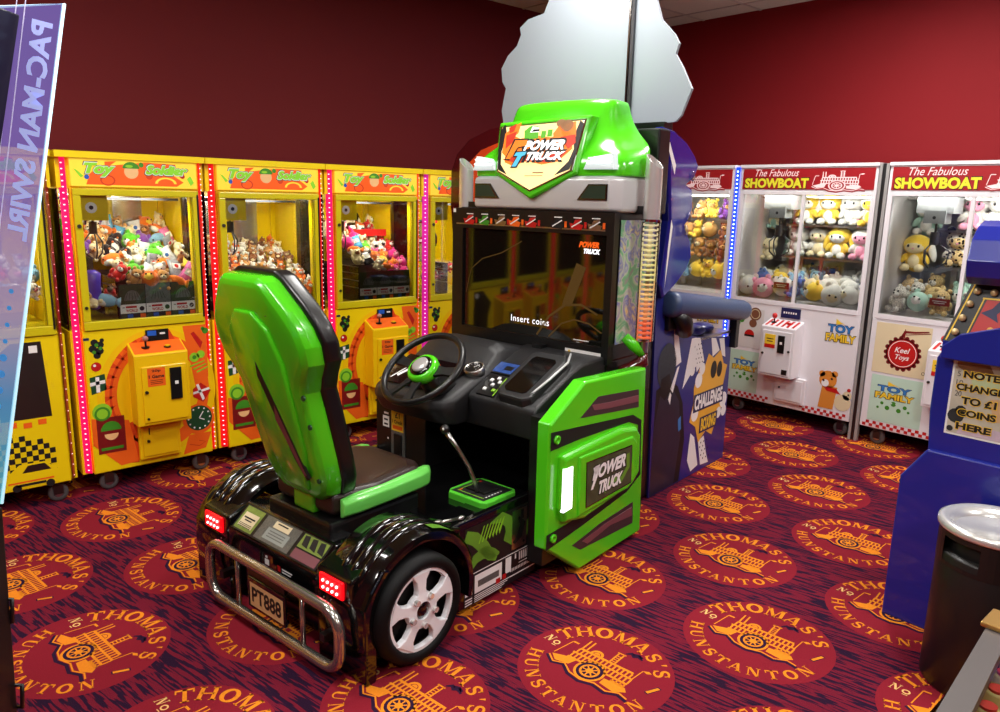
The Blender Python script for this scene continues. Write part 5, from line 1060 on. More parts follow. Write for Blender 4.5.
for k, cx in enumerate((.13, .24, .36, .46, .57, .74, .86, .97)):
    b.m(cols[k]); pgon(b, bx_(1), [(cx-.035, 1.61), (cx+.03, 1.605), (cx+.04, 1.63), (cx+.015, 1.635), (cx+.03, 1.66), (cx-.01, 1.655), (cx-.02, 1.635), (cx-.045, 1.64)])
    b.m(m_white); ribbon(b, bx_(2), [(cx-.03, 1.618), (cx+.03, 1.65)], .006); rect(b, bx_(2), cx-.02, 1.662, cx+.03, 1.667); b.m(m_orange if k % 2 else m_red); rect(b, bx_(1), cx+.045, 1.615, cx+.06, 1.645)
b.build('model_strip', bz)
# hood over the screen
HC = .458
def plan(uf, h0, um, h1, ub, h2, z, ue=1.99): return [(uf, HC-h0, z), (um, HC-h1, z), (ub, HC-h2, z), (ue, HC-h2, z), (ue, HC+h2, z), (ub, HC+h2, z), (um, HC+h1, z), (uf, HC+h0, z)]
def crown(b, rows, cap=True):
    rings = [plan(*r) for r in rows]; rings = [[r[0], r[1], r[2], r[3], r[4], r[5], r[6], r[7]] for r in rings]; b.loft(rings, cap=cap, sm=True); return b
b = MB().m(m_silver); crown(b, [(1.62, .425, 1.67, .465, 1.80, .485, 1.695), (1.60, .435, 1.66, .48, 1.80, .495, 1.71), (1.60, .435, 1.66, .48, 1.80, .495, 1.855), (1.62, .425, 1.67, .465, 1.80, .485, 1.87)]); hs = b.build('hood_band', TR); bevel(hs, .02, 4, 15); smooth_angle(hs, 40)
b = MB().m(m_tgreen); crown(b, [(1.62, .44, 1.67, .485, 1.80, .50, 1.862), (1.61, .445, 1.665, .49, 1.80, .505, 1.87), (1.61, .45, 1.675, .49, 1.80, .505, 1.93), (1.63, .42, 1.71, .465, 1.84, .49, 1.985), (1.66, .36, 1.77, .40, 1.90, .47, 2.03), (1.68, .335, 1.80, .35, 1.92, .39, 2.09), (1.70, .325, 1.83, .33, 1.93, .34, 2.16), (1.72, .32, 1.85, .32, 1.94, .315, 2.225), (1.74, .31, 1.87, .31, 1.95, .30, 2.25), (1.76, .29, 1.89, .28, 1.95, .27, 2.258)])
hood = b.build('hood', TR); md = hood.modifiers.new('sub', 'SUBSURF'); md.levels = 3; md.render_levels = 3
for e in [0]: pass
MB().m(m_sblack).box((1.985, -.02, 1.69), (2.10, .98, 2.12), .01).build('hood_back', TR)
fv = lambda a, c, d: (1.66-.0*(c-1.8)-d, CV-a, c)
sgp = [(-.265, 2.125), (.265, 2.14), (.235, 1.895), (.0, 1.795), (-.24, 1.895)]
def grow(p, k): 
    cx, cz = 0, 2.0; return [(cx+(x-cx)*k, cz+(z-cz)*k) for x, z in p]
SGU = 1.60
fs_ = lambda a, c, d: (SGU-d+.24*(c-1.80), HC+.024-a, c)
b = MB().m(m_tgreen); g2 = [(-.295, 2.15), (.295, 2.165), (.27, 1.88), (.0, 1.752), (-.27, 1.88)]
b.prism(g2, fs_, -.08, .025, .012); sf_ = b.build('sign_surround', TR); bevel(sf_, .008, 3, 30)
b = MB().m(m_chrome).prism(grow(sgp, 1.04), fs_, .02, .032, .006); o = b.build('sign_frame', sf_)
m_sgc = mat('sign cream', c255(250, 226, 160), .4, emit=c255(255, 226, 150), es=.75); m_sgo = mat('sign flame orange', c255(240, 130, 30), .4, emit=c255(245, 120, 20), es=.6); m_sgr = mat('sign flame red', c255(200, 50, 20), .4, emit=c255(210, 50, 20), es=.45); m_sgw = mat('sign white', (1, 1, 1), .4, emit=(1, 1, .97), es=.95); m_sgb = mat('sign cyan', c255(80, 180, 220), .4, emit=c255(80, 190, 230), es=.6); m_sgg = mat('sign green truck', c255(90, 180, 40), .4, emit=c255(90, 180, 40), es=.45); m_sgk = mat('sign black', c255(14, 10, 10), .4); m_sgbr = mat('sign brown', c255(150, 110, 70), .4, emit=c255(160, 110, 60), es=.3)
b = MB().m(m_sgc); S_ = lambda k: (lambda a, c: fs_(a, c, .0325+.0006*k)); pgon(b, S_(0), grow(sgp, .985))
b.m(m_sgk); pgon(b, S_(1), [(-.265, 2.11), (-.24, 2.14), (-.215, 2.08), (-.235, 2.0), (-.225, 1.93), (-.17, 1.875), (-.235, 1.90), (-.26, 2.0)]); pgon(b, S_(1), [(.267, 2.12), (.245, 2.14), (.22, 2.06), (.235, 2.0), (.215, 1.94), (.14, 1.87), (.23, 1.90), (.255, 2.0)])
b.m(m_sgo); pgon(b, S_(2), [(-.23, 2.09), (-.17, 2.13), (-.13, 2.145), (-.14, 2.09), (-.19, 2.05), (-.2, 1.97), (-.23, 1.99)]); pgon(b, S_(2), [(.1, 2.05), (.2, 2.04), (.22, 2.07), (.17, 2.09), (.12, 2.12), (.09, 2.08)]); pgon(b, S_(2), [(-.16, 2.04), (.1, 2.06), (.06, 2.0), (-.14, 2.02)])
b.m(m_sgo); pgon(b, S_(1.4), [(-.225, 2.10), (-.12, 2.06), (-.02, 2.075), (.08, 2.06), (.2, 2.09), (.225, 2.0), (.15, 1.94), (.05, 1.925), (-.05, 1.945), (-.14, 1.92), (-.2, 1.94)]); pgon(b, S_(2), [(.12, 2.12), (.22, 2.135), (.235, 2.06), (.18, 2.03)]); b.m(m_sgr); pgon(b, S_(2.5), [(-.22, 2.08), (-.15, 2.10), (-.16, 2.05), (-.21, 2.01)]); pgon(b, S_(3), [(-.22, 1.955), (-.12, 1.975), (.0, 1.965), (.1, 1.975), (.2, 1.99), (.16, 1.955), (.07, 1.935), (-.02, 1.95), (-.12, 1.935), (-.17, 1.945)]); pgon(b, S_(3), [(.14, 2.06), (.23, 2.07), (.24, 2.03), (.2, 2.0), (.17, 2.03)])
b.m(m_sgr); pgon(b, S_(3), [(-.21, 2.12), (-.16, 2.14), (-.17, 2.10), (-.2, 2.09)]); b.m(m_sgbr); disc(b, S_(2), .17, 2.115, .04, 14, ry=.03); disc(b, S_(2), .13, 2.13, .03, 12, ry=.02)
b.m(m_sgg); pgon(b, S_(4), [(-.09, 2.05), (-.1, 2.10), (-.06, 2.125), (-.01, 2.12), (.0, 2.06)]); b.m(m_sgw); pgon(b, S_(5), [(-.06, 2.09), (-.05, 2.12), (-.01, 2.115), (.0, 2.09)]); b.m(m_sgk); pgon(b, S_(6), [(-.05, 2.093), (-.04, 2.105), (.0, 2.105), (.0, 2.095)]); b.m(m_sgg); rect(b, S_(5), .015, 2.06, .045, 2.095); rect(b, S_(5), .055, 2.065, .085, 2.1)
b.m(m_sgk); text(b, 'POWER', S_(5), (-.155, 1.985, .185, 2.058), .07, .35); text(b, 'TRUCK', S_(5), (-.09, 1.935, .20, 2.0), .07, .35); pgon(b, S_(5), [(-.16, 2.06), (-.06, 2.06), (-.05, 2.02), (-.13, 2.01), (-.17, 1.95), (-.205, 1.95)]); pgon(b, S_(5), [(-.14, 1.995), (-.05, 2.0), (-.06, 1.97), (-.08, 1.965), (-.11, 1.91), (-.155, 1.91), (-.125, 1.965), (-.15, 1.965)])
b.m(m_sgw); text(b, 'POWER', S_(6), (-.085, 1.998, .175, 2.048), .05, .35); text(b, 'TRUCK', S_(7), (-.055, 1.948, .188, 1.99), .05, .35)
b.m(m_sgo); pgon(b, S_(6), [(-.15, 2.053), (-.07, 2.053), (-.06, 2.026), (-.125, 2.016), (-.165, 1.957), (-.195, 1.957)]); b.m(m_sgb); pgon(b, S_(7), [(-.13, 1.99), (-.06, 1.993), (-.068, 1.975), (-.088, 1.97), (-.115, 1.917), (-.145, 1.917), (-.115, 1.972), (-.14, 1.972)])
b.m(m_sgbr); rect(b, S_(2), .0, 1.882, .07, 1.888); rect(b, S_(2), -.05, 1.868, .07, 1.871)
b.build('sign_art', sf_)
for s in (-1, 1):   # headlamps and side grilles
    q = [(s*.285, 1.90), (s*.30, 1.935), (s*.335, 1.96), (s*.44, 1.975), (s*.455, 1.90)]
    fh = lambda a, c, d: (1.607+.25*max(0, abs(a)-.42)-d+.3*max(0, c-1.93), HC-a, c)
    b = MB().m(m_lampw).prism(q, fh, -.03, .012, .004); hl = b.build('headlamp', hood)
    b = MB().m(m_lampm)
    for k in range(2): b.tube([fh(s*.31, 1.928+.025*k, .014), fh(s*.38, 1.93+.025*k, .014), fh(s*.44, 1.932+.025*k, .014)], .004, 6)
    b.build('lamp_bar', hl)
    q2 = [(s*.255, 1.752), (s*.32, 1.83), (s*.43, 1.83), (s*.43, 1.752)]; q3 = [(s*.275, 1.76), (s*.325, 1.822), (s*.422, 1.822), (s*.422, 1.76)]
    fg = lambda a, c, d: (1.598-d, HC-a, c)
    gf = MB().m(m_gblack).prism(q2, fg, -.01, .006, .003).build('grille_frame', hs); MB().m(mat('dark green tint', c255(40, 60, 48), .3)).prism(q3, fg, .006, .0068).build('grille_pane', gf)
    # exhaust stack, cut at a slant
    ev = CV+s*.625
    def pipe(r, z0, z1, m_, cut=0., name='exhaust_pipe', par=TR):
        b = MB().m(m_); n = 28; r0 = [(1.80+r*math.cos(2*PI*k/n), ev+r*math.sin(2*PI*k/n), z0) for k in range(n)]; r1 = [(1.80+r*math.cos(2*PI*k/n), ev+r*math.sin(2*PI*k/n), z1+cut*math.sin(2*PI*k/n)*s*-1*-1+0) for k in range(n)]
        ri = [(1.80+(r-.006)*math.cos(2*PI*k/n), ev+(r-.006)*math.sin(2*PI*k/n), z1+cut*math.sin(2*PI*k/n)*s) for k in range(n)]; rj = [(p[0], p[1], z0+.1) for p in ri]
        b.loft([r0, r1, ri, rj], cap=True, sm=True); o = b.build(name, par); md = o.modifiers.new('es', 'EDGE_SPLIT'); md.split_angle = R(40); return o
    pp_ = pipe(.042, 1.66, 1.945, m_satin, -.035*s*-1)
    MB().m(m_sblack).box((1.78, min(ev, CV+s*.52), 1.69), (1.84, max(ev, CV+s*.52), 1.73)).build('pipe_bracket', pp_)
    tb = MB().m(m_acryl).cyl((1.80, ev, 1.06), .047, .60, n=24).build('light_column', TR)
    for k in range(24):
        f = k/23; col = (1, .25+.6*min(1, f*1.8), .12+.3*f); 
        MB().m(mat('column glow %d' % (k//4), (1, .35+.6*min(1, (k//4)/3.), .2+.45*(k//4)/5.), .3, emit=(1, .15+.65*min(1, (k//4)/3.), .05+.4*(k//4)/5.), es=.55)).lathe([(.02, 0), (.038, .002), (.038, .007), (.02, .009)], (1.80, ev, 1.07+.0245*k), n=14).build('glow_ring', tb)
    MB().m(m_steel).tube([(1.80, ev, 1.06), (1.80, ev, 1.66)], .012, 8).build('core_rod', tb)
    MB().m(m_steel).cyl((1.80, ev, 1.0), .025, .06, n=14).m(m_chrome).cyl((1.8, ev, 1.655), .05, .012, n=20).build('column_cap', tb)
    b = MB().m(m_tgreen).tube([(1.72, CV+s*.56, 1.08), (1.74, CV+s*.6, 1.04), (1.79, ev, .99)], [.025, .03, .02], 12); b.m(mat('dark red gloss', c255(80, 16, 18), .12, coat=.8)).tube([(1.80, ev, 1.0), (1.80, ev-.0*s, .95), (1.77, CV+s*.58, .91), (1.72, CV+s*.54, .90)], [.022, .036, .036, .025], 12); b.build('elbow_pipe', TR)
# iridescent side panels
def holo():
    m = mat('iridescent foil', c255(150, 160, 150), .3, metal=.35); nt = m.node_tree; b = nt.nodes['Principled BSDF']; tc = nt.nodes.new('ShaderNodeTexCoord')
    n = nt.nodes.new('ShaderNodeTexNoise'); n.inputs['Scale'].default_value = 9; n.inputs['Detail'].default_value = 6; n.inputs['Distortion'].default_value = 1.2; r = nt.nodes.new('ShaderNodeValToRGB'); e = r.color_ramp.elements
    e[0].position = .3; e[0].color = (*c255(150, 150, 150), 1); e[1].position = .75; e[1].color = (*c255(230, 120, 90), 1)
    for p, c in ((.42, (110, 190, 140)), (.5, (200, 205, 195)), (.58, (120, 130, 200)), (.66, (225, 215, 150))): x = e.new(p); x.color = (*c255(*c), 1)
    nt.links.new(tc.outputs['Object'], n.inputs[0]); nt.links.new(n.outputs[0], r.inputs[0]); nt.links.new(r.outputs[0], b.inputs['Base Color']); return m
m_holo = holo()
for s in (-1, 1):
    vv = CV+s*.532; MB().m(m_holo).box((1.67, min(vv, vv+s*.006), 1.04), (2.0, max(vv, vv+s*.006), 1.66), .003).build('foil_panel', TR)
# green side guard
GP = lambda k=0: (lambda u, z, d: (u, -.15+.07-d, z))
b = MB().m(m_tgreen); gp = [(.965, .80), (1.22, .95), (1.77, .93), (1.81, .03), (1.24, .02), (.965, .22)]
g_ = b.prism(gp, GP(), 0, .07, .012).build('side_guard', TR); bevel(g_, .006, 2, 25)
def gq(m_, pts, d0, d1, bev=0, name='inlay', par=g_): return MB().m(m_).prism(pts, GP(), d0, d1, bev).build(name, par)
gq(m_mesh, [(1.19, .785), (1.33, .86), (1.70, .83), (1.71, .735)], .06, .0712, 0, 'mesh_vent'); gq(m_mauve, [(1.28, .83), (1.42, .815), (1.70, .80), (1.705, .765), (1.42, .785), (1.30, .80)], .06, .0725, .001, 'vent_blade')
gq(m_mesh, [(1.17, .17), (1.40, .205), (1.71, .225), (1.72, .105), (1.24, .125)], .06, .0712, 0, 'mesh_vent'); gq(m_mauve, [(1.25, .165), (1.45, .19), (1.70, .20), (1.71, .15), (1.50, .165), (1.30, .135)], .06, .0725, .001, 'vent_blade')
b = MB().m(m_recess); GS = lambda k: (lambda u, z: (u, -.15-.0006*(k+1), z)); pgon(b, GS(1), [(.97, .765), (1.20, .745), (1.66, .705), (1.745, .66), (1.77, .36), (1.64, .30), (1.24, .245), (.965, .215), (.965, .29), (1.22, .30), (1.60, .35), (1.735, .40), (1.715, .64), (1.62, .675), (1.20, .685), (.97, .68)]); b.build('groove', g_)
dr = gq(m_tgreen, [(1.03, .645), (1.20, .655), (1.53, .67), (1.655, .65), (1.70, .60), (1.71, .40), (1.64, .345), (1.22, .295), (1.06, .325), (1.03, .40)], .06, .105, .02, 'guard_door'); bevel(dr, .008, 2, 25)
dr2 = gq(m_tgreen, [(1.14, .62), (1.60, .615), (1.64, .58), (1.64, .38), (1.58, .35), (1.15, .335)], .10, .115, .008, 'door_frame')
sd = gq(m_gblack, [(1.19, .585), (1.59, .575), (1.60, .375), (1.20, .36)], .11, .117, 0, 'guard_sign')
b = MB(); GD = lambda k: (lambda u, z: (u, -.08-.1175-.0006*k, z)); b.m(mat('murky sign print', c255(62, 74, 50), .4, noise=.8, nscale=16)); pgon(b, GD(0), [(1.195, .58), (1.585, .57), (1.595, .38), (1.205, .365)]); b.m(m_tribal); ribbon(b, GD(1), [(1.35, .40), (1.42, .44), (1.5, .42), (1.56, .47), (1.55, .54)], .03); b.m(m_ink); text(b, 'POWER', GD(2), (1.235, .475, 1.54, .555), .08, .3); text(b, 'TRUCK', GD(2), (1.295, .395, 1.515, .47), .08, .3); b.m(m_white); text(b, 'POWER', GD(3), (1.24, .482, 1.53, .55), .05, .3); text(b, 'TRUCK', GD(3), (1.30, .40, 1.51, .465), .05, .3); pgon(b, GD(3), [(1.245, .545), (1.3, .55), (1.28, .49), (1.25, .44), (1.23, .44), (1.26, .5)])
b.build('sign_print', sd)
gq(m_lampm, [(1.035, .59), (1.095, .59), (1.10, .39), (1.035, .385)], .09, .112, .006, 'marker_lamp')
for u, z in ((1.01, .725), (1.01, .262)): MB().m(m_tgreen).lathe([(.02, 0), (.02, -.012), (.012, -.014), (.01, -.008)], (u, -.15, z), 'y', 16).build('guard_bolt', g_)
MB().m(m_sblack).box((1.02, -.09, .10), (1.75, .0, .80)).build('guard_mount', g_)
# ------------------------------------------------------------------ boxing machine behind the truck
m_bblue = mat('boxing blue gloss', c255(26, 34, 140), .12, coat=.8); m_bpr = mat('boxing blue print', c255(34, 40, 122), .35, coat=.2, noise=.1, nscale=5)
BX = thing('boxing_machine', 'blue boxing arcade machine with padded bar behind the truck game', 'arcade game', (1.27-.139*.08+.99*2.14, 2.2+.99*.08+.139*2.14, 0), R(8))
# local u from 0 (back) ; v 0 = right side
bs = lambda u, z, d: (u, d, z)
b = MB().m(m_sblack).prism([(.0, .02), (1.19, .02), (1.17, .84), (.62, .90), (.32, .96), (.28, 1.2), (.26, 2.0), (.0, 2.05)], bs, .012, .96); bb = b.build('cabinet', BX); bevel(bb, .01)
sidep = [(.16, .005), (1.20, .005), (1.18, .87), (.66, .93), (.36, 1.0), (.30, 1.24), (.1, 1.3)]
b = MB().m(m_bpr).prism(sidep, bs, .012, .0); sp_ = b.build('side_panel', BX)
b = MB(); z_ = lambda k: (lambda u, z: (u, -.0006*(k+1), z))
_z = z_; z_ = lambda k: (lambda u, z: (max(.17, u-.08), -.0006*(k+1), max(.01, z-.07)))
b.m(m_ink); pgon(b, z_(0), [(.17, .02), (.62, .02), (.66, .35), (.60, .60), (.52, .72), (.40, .78), (.2, .74)]); 
b.m(mat('tracksuit print', c255(30, 36, 56), .35, noise=.5, nscale=9)); pgon(b, z_(1), [(.2, .06), (.55, .08), (.60, .38), (.55, .62), (.44, .73), (.3, .70), (.22, .5)]); b.m(mat('hair print', c255(36, 48, 60), .4, noise=.6, nscale=60)); disc(b, z_(2), .36, .87, .115, 24, ry=.14); b.m(m_ink); pgon(b, z_(3), [(.30, .80), (.40, .82), (.44, .72), (.36, .66), (.3, .7)]); b.m(m_tfb); pgon(b, z_(3), [(.55, .5), (.585, .52), (.60, .43), (.565, .42)]); b.m(m_white); pgon(b, z_(3), [(.42, .72), (.455, .69), (.52, .85), (.49, .84)]); pgon(b, z_(3), [(.40, .66), (.42, .70), (.44, .68), (.43, .62)])
z_ = _z
m_bgold = mat('boxing gold print', c255(232, 176, 60), .4)
b.m(m_bgold); pgon(b, z_(2), [(.66, .60), (.72, .72), (.78, .70), (.84, .80), (.92, .76), (1.02, .80), (1.08, .70), (1.14, .68), (1.10, .55), (1.13, .40), (1.05, .36), (.98, .22), (.88, .27), (.78, .21), (.72, .33), (.63, .38), (.67, .50)])
b.m(m_white)
for x, y, r in ((.72, .64, .05), (.76, .71, .04), (.70, .42, .05), (1.12, .44, .055), (1.06, .36, .04), (1.14, .36, .04)): disc(b, z_(3), x, y, r, 14)
pgon(b, z_(1), [(.78, .22), (.86, .24), (.92, .10), (.96, .03), (.84, .04)]); pgon(b, z_(1), [(.62, .93), (.70, .92), (.78, .76), (.68, .70)]); pgon(b, z_(1), [(.86, .90), (.93, .89), (1.0, .80), (.9, .77)]); pgon(b, z_(2), [(.30, 1.22), (.355, .98), (.40, .97), (.46, .8), (.38, .78)])
b.m(m_white)
pgon(b, z_(1.5), [(.58, .93), (.64, .93), (.60, .70), (.50, .62)]); pgon(b, z_(1.5), [(.98, .88), (1.06, .875), (1.10, .74), (1.04, .76)]); pgon(b, z_(1.5), [(.66, .30), (.72, .26), (.80, .05), (.70, .03), (.64, .12)]); disc(b, z_(3), .64, .80, .05, 12, ry=.07); disc(b, z_(3), .62, .72, .035, 10)
b.m(m_ink)
for i in range(6):
    for j in range(5):
        if (i+j) % 2: disc(b, z_(3), .80+.022*i+.012*j, .20-.03*j, .007, 6); disc(b, z_(3), .66+.018*i, .88-.03*j, .006, 6)
disc(b, z_(4), .93, .68, .045, 14, ry=.06); disc(b, z_(4), 1.02, .67, .04, 14, ry=.055)
b.m(m_navyp); rect(b, z_(4), .67, .43, 1.11, .55); rect(b, z_(4), .78, .27, 1.04, .38); b.m(m_white); text(b, 'CHALLENGE', z_(5), (.685, .442, 1.095, .54), .05); b.m(m_tfy); text(b, 'BOXING', z_(5), (.80, .282, 1.02, .37), .05)
b.build('side_print', sp_)
# scalloped glossy wing
wing = [(-.02, 2.14), (.11, 2.13), (.26, 2.08), (.36, 2.02), (.42, 1.96), (.38, 1.89), (.29, 1.85), (.36, 1.83), (.38, 1.72), (.35, 1.66), (.30, 1.62), (.38, 1.54), (.41, 1.44), (.36, 1.37), (.26, 1.30), (.10, 1.22), (.06, 1.3), (.12, 1.65), (.06, 2.0)]
b = MB().m(m_bblue).prism(wing, bs, .012, -.045, .014); wg = b.build('wing', BX); bevel(wg, .008, 3, 30)
b = MB().m(m_white); pgon(b, lambda u, z: (u, -.0458, z), [(.0, 2.1), (.03, 2.1), (.14, 1.95), (.13, 1.9)]); pgon(b, lambda u, z: (u, -.0458, z), [(.13, 1.66), (.15, 1.62), (.12, 1.40), (.10, 1.28), (.11, 1.5)]); b.build('wing_painted_highlight', wg)  # white streaks painted on the gloss wing as its highlights
for u, z in ((.34, 1.90), (.33, 1.67), (.30, 1.60)): MB().m(m_acryl).ell((u, -.05, z), (.02, .012, .03), 10, 6).build('wing_lamp', wg)
b = MB().m(m_bblue).prism([(u, z) for u, z in wing], bs, 1.02, .965, .0); b.build('wing', BX)
# dark arch seen left of the hood
archp = [(.965, 1.2), (1.50, 1.3), (1.54, 1.7), (1.54, 1.92), (1.49, 2.03), (1.38, 2.12), (1.20, 2.18), (.965, 2.20)]
b = MB().m(mat('maroon gloss arch', c255(70, 10, 16), .12, coat=.8)).prism(archp, lambda v, z, d: (d, v, z), .02, .08, .01); ar = b.build('side_arch', BX)
b = MB().m(m_dorange).prism([(1.02, 1.4), (1.34, 1.5), (1.44, 1.85), (1.38, 1.96), (1.26, 2.05), (1.02, 2.12)], lambda v, z, d: (d, v, z), .0, .02); b.build('arch_inlay', ar)
# padded bar on a bracket, glove tray
br = MB().m(m_sblack).box((.22, -.03, 1.02), (.42, .05, 1.15), .01).box((1.15, -.04, .80), (1.20, .01, 1.03)).build('bar_bracket', BX)
pb = MB().m(mat('blue grey vinyl', c255(58, 76, 112), .35, bump=.3, bscale=200)).tube([(.185+.0, -.03, 1.183), (.195, -.03, 1.182), (.23, -.03, 1.178), (.7, -.03, 1.116), (1.22, -.03, 1.05), (1.26, -.03, 1.046), (1.275, -.03, 1.045)], [.05, .068, .076, .075, .068, .062, .04], 28).build('padded_bar', BX)
b = MB().m(m_steel).box((.62, .0, .90), (1.16, .3, .915)).m(m_bpr).ell((.8, .12, .94), (.12, .09, .04), 14, 8).ell((1.0, .14, .935), (.1, .08, .035), 14, 8); b.build('glove_tray', BX)
MB().m(m_sblack).tube([(.40, -.04, 1.0), (.34, -.06, 1.06), (.26, -.05, 1.12)], [.05, .055, .04], 12).build('bar_joint', BX)
# cut-out marquee board, back side seen, on a pole
mb_ = [(-.05, 2.20), (-.02, 2.17), (.25, 2.15), (1.0, 2.15), (1.17, 2.2), (1.19, 2.29), (1.175, 2.36), (1.16, 2.42), (1.19, 2.46), (1.20, 2.54), (1.15, 2.61), (1.08, 2.66), (1.05, 2.72), (1.06, 2.76), (1.0, 2.80), (.88, 2.82), (.84, 2.90), (.70, 3.02), (.5, 3.06), (.32, 3.02), (.17, 2.92), (.14, 2.80), (.10, 2.69), (.02, 2.61), (-.01, 2.56), (.005, 2.51), (-.04, 2.44), (-.10, 2.33)]
mq = MB().m(mat('pale grey board', c255(150, 158, 168), .6)).prism([(v-.05, z) for v, z in mb_], lambda v, z, d: (d, v, z), .055, .075).build('marquee_board', BX)
MB().m(m_dsteel).box((.035, .205, 2.0), (.055, .222, 3.10)).m(m_chrome).box((.03, .225, 2.0), (.055, .235, 3.10)).build('pole', mq)
MB().m(m_sblack).box((.03, -.02, 2.03), (.12, .26, 2.17)).build('board_clamp', mq); MB().m(m_sblack).box((.03, .7, 2.03), (.12, .9, 2.2)).build('board_clamp', mq)
# ------------------------------------------------------------------ note changer, bin, glass-topped case, swirl machine
CH = thing('change_machine', 'blue note changing machine with a note sign at the right edge', 'change machine', (3.30, 1.14, 0), R(-90))
m_cblue = mat('changer blue', c255(24, 36, 140), .32, coat=.4, bump=.15, bscale=500)
sd = lambda x: (lambda y, z, d: (d, y, z))
CW_ = .75
b = MB().m(m_cblue); f = lambda a, c, d: (a, d, c)
b.prism([(.0, .0), (CW_, .0), (CW_, .64), (CW_-.09, .78), (.09, .78), (.0, .64)], f, .0, .55); o = b.build('lower_cabinet', CH); bevel(o, .008)
b = MB().m(m_cblue).prism([(.085, .77), (CW_-.085, .77), (CW_-.07, 1.0), (CW_-.07, 1.16), (CW_-.10, 1.22), (CW_-.13, 1.28), (.14, 1.28), (.10, 1.22), (.07, 1.16), (.07, .94)], f, .02, .50); up = b.build('upper_cabinet', CH); bevel(up, .008)
# sign: note-coloured poster
nf = lambda k: (lambda a, c: (a, .0195-.0006*(k+1), c)); b = MB().m(m_white); rect(b, nf(0), .135, .86, .60, 1.175)
mp = mat('bank note print', c255(196, 190, 172), .5, noise=.35, nscale=14); b.m(mp); rect(b, nf(1), .143, .868, .592, 1.167); b.m(mat('ochre note', c255(214, 176, 132), .5, noise=.2, nscale=20)); pgon(b, nf(2), [(.28, 1.03), (.45, 1.05), (.46, .97), (.3, .94)]); b.m(mat('mauve note', c255(200, 180, 196), .5, noise=.2, nscale=20)); pgon(b, nf(2), [(.2, .92), (.45, .90), (.44, .87), (.18, .87)])
b.m(mat('green note', c255(190, 206, 160), .5, noise=.2, nscale=20)); pgon(b, nf(2), [(.2, 1.11), (.4, 1.13), (.42, 1.06), (.22, 1.05)]); b.m(mat('bronze note', c255(150, 110, 70), .5, noise=.4, nscale=20)); pgon(b, nf(2), [(.15, 1.165), (.26, 1.165), (.28, 1.13), (.2, 1.11), (.15, 1.14)])
b.m(mat('coin print', c255(40, 44, 46), .5, noise=.5, nscale=30)); disc(b, nf(3), .17, .94, .03, 12); disc(b, nf(3), .185, .965, .02, 9); disc(b, nf(3), .155, .885, .012, 10)
b.m(m_spk); 
for s_, zz in (('5', 1.10), ('10', 1.065), ('20', 1.02)): text(b, s_, nf(3), (.155, zz, .155+.012*len(s_), zz+.022), 0)
rows = [('NOTES', .178, 1.098, .325, 1.126), ('CHANGED', .158, 1.046, .352, 1.073), ('TO £1', .182, .992, .305, 1.022), ('COINS', .174, .943, .31, .971), ('HERE', .176, .888, .30, .915)]
for s_, a0, c0, a1, c1 in rows:
    b.m(m_tfy); text(b, s_, nf(4), (a0-.003, c0-.003, a1+.003, c1+.003), .08); b.m(m_ink); text(b, s_, nf(5), (a0, c0, a1, c1), .04)
b.build('note_sign', up)
# sloping bulb board and visor
b = MB().m(m_black); LB = lambda k: (lambda a, c, d=0: (a, -.06+.32*(c-1.20)-.0007*k-.5*d, c)); 
pf_ = [(.095, 1.24), (CW_-.095, 1.24), (CW_-.15, 1.47), (.15, 1.47)]
b.prism(pf_, lambda a, c, d: (a, -.04+.32*(c-1.20)+d, c), 0, .35); bd = b.build('bulb_board', CH); 
b = MB(); q = lambda k: (lambda a, c: (a, -.0415+.32*(c-1.20)-.0007*k, c)); b.m(m_tfy); pgon(b, q(0), [(.16, 1.465), (.165, 1.465), (.112, 1.245), (.106, 1.245)]); b.m(m_tfy); pgon(b, q(0), [(.203, 1.415), (.208, 1.415), (.172, 1.245), (.167, 1.245)]); rect(b, q(0), .2, 1.412, .55, 1.418)
b.m(m_red); pgon(b, q(0), [(.178, 1.245), (CW_-.178, 1.245), (CW_-.21, 1.41), (.215, 1.41)]); b.m(m_navyp); pgon(b, q(1), [(.205, 1.36), (.24, 1.38), (.26, 1.41), (.28, 1.385), (.26, 1.36), (.27, 1.33), (.24, 1.345)]); b.m(m_kraft); disc(b, q(1), .37, 1.27, .09, 24, a0=0, a1=180); b.m(m_steel); disc(b, q(2), .37, 1.27, .08, 24, a0=0, a1=180); b.m(m_bgold); disc(b, q(1), .25, 1.3, .012, 8); b.build('bulb_board_print', bd)
for a, c in ((.178, 1.44), (.235, 1.44), (.163, 1.39), (.15, 1.335), (.137, 1.28), (.29, 1.44), (.345, 1.44), (.4, 1.44), (.455, 1.44), (.51, 1.44)):
    MB().m(mat('gold bulb', c255(214, 190, 140), .2, metal=.4)).ell((a, -.05+.32*(c-1.20), c), .014, 12, 8).build('bulb', bd)
b = MB().m(m_cblue); 
for_prof = [(-.02, 1.47), (-.06, 1.50), (-.075, 1.56), (-.05, 1.64), (.0, 1.69), (.06, 1.71), (.30, 1.71), (.30, 1.47)]
b.loft([[(.15+.03, y, z) for y, z in for_prof]]+[[(.15+w, y, z) for y, z in for_prof] for w in (.03, .42)], sm=False); vz = MB().m(m_cblue).prism([(y, z) for y, z in for_prof], lambda y, z, d: (d, y, z), .155, CW_-.155, .01).build('visor', CH); bevel(vz, .02, 4, 15)
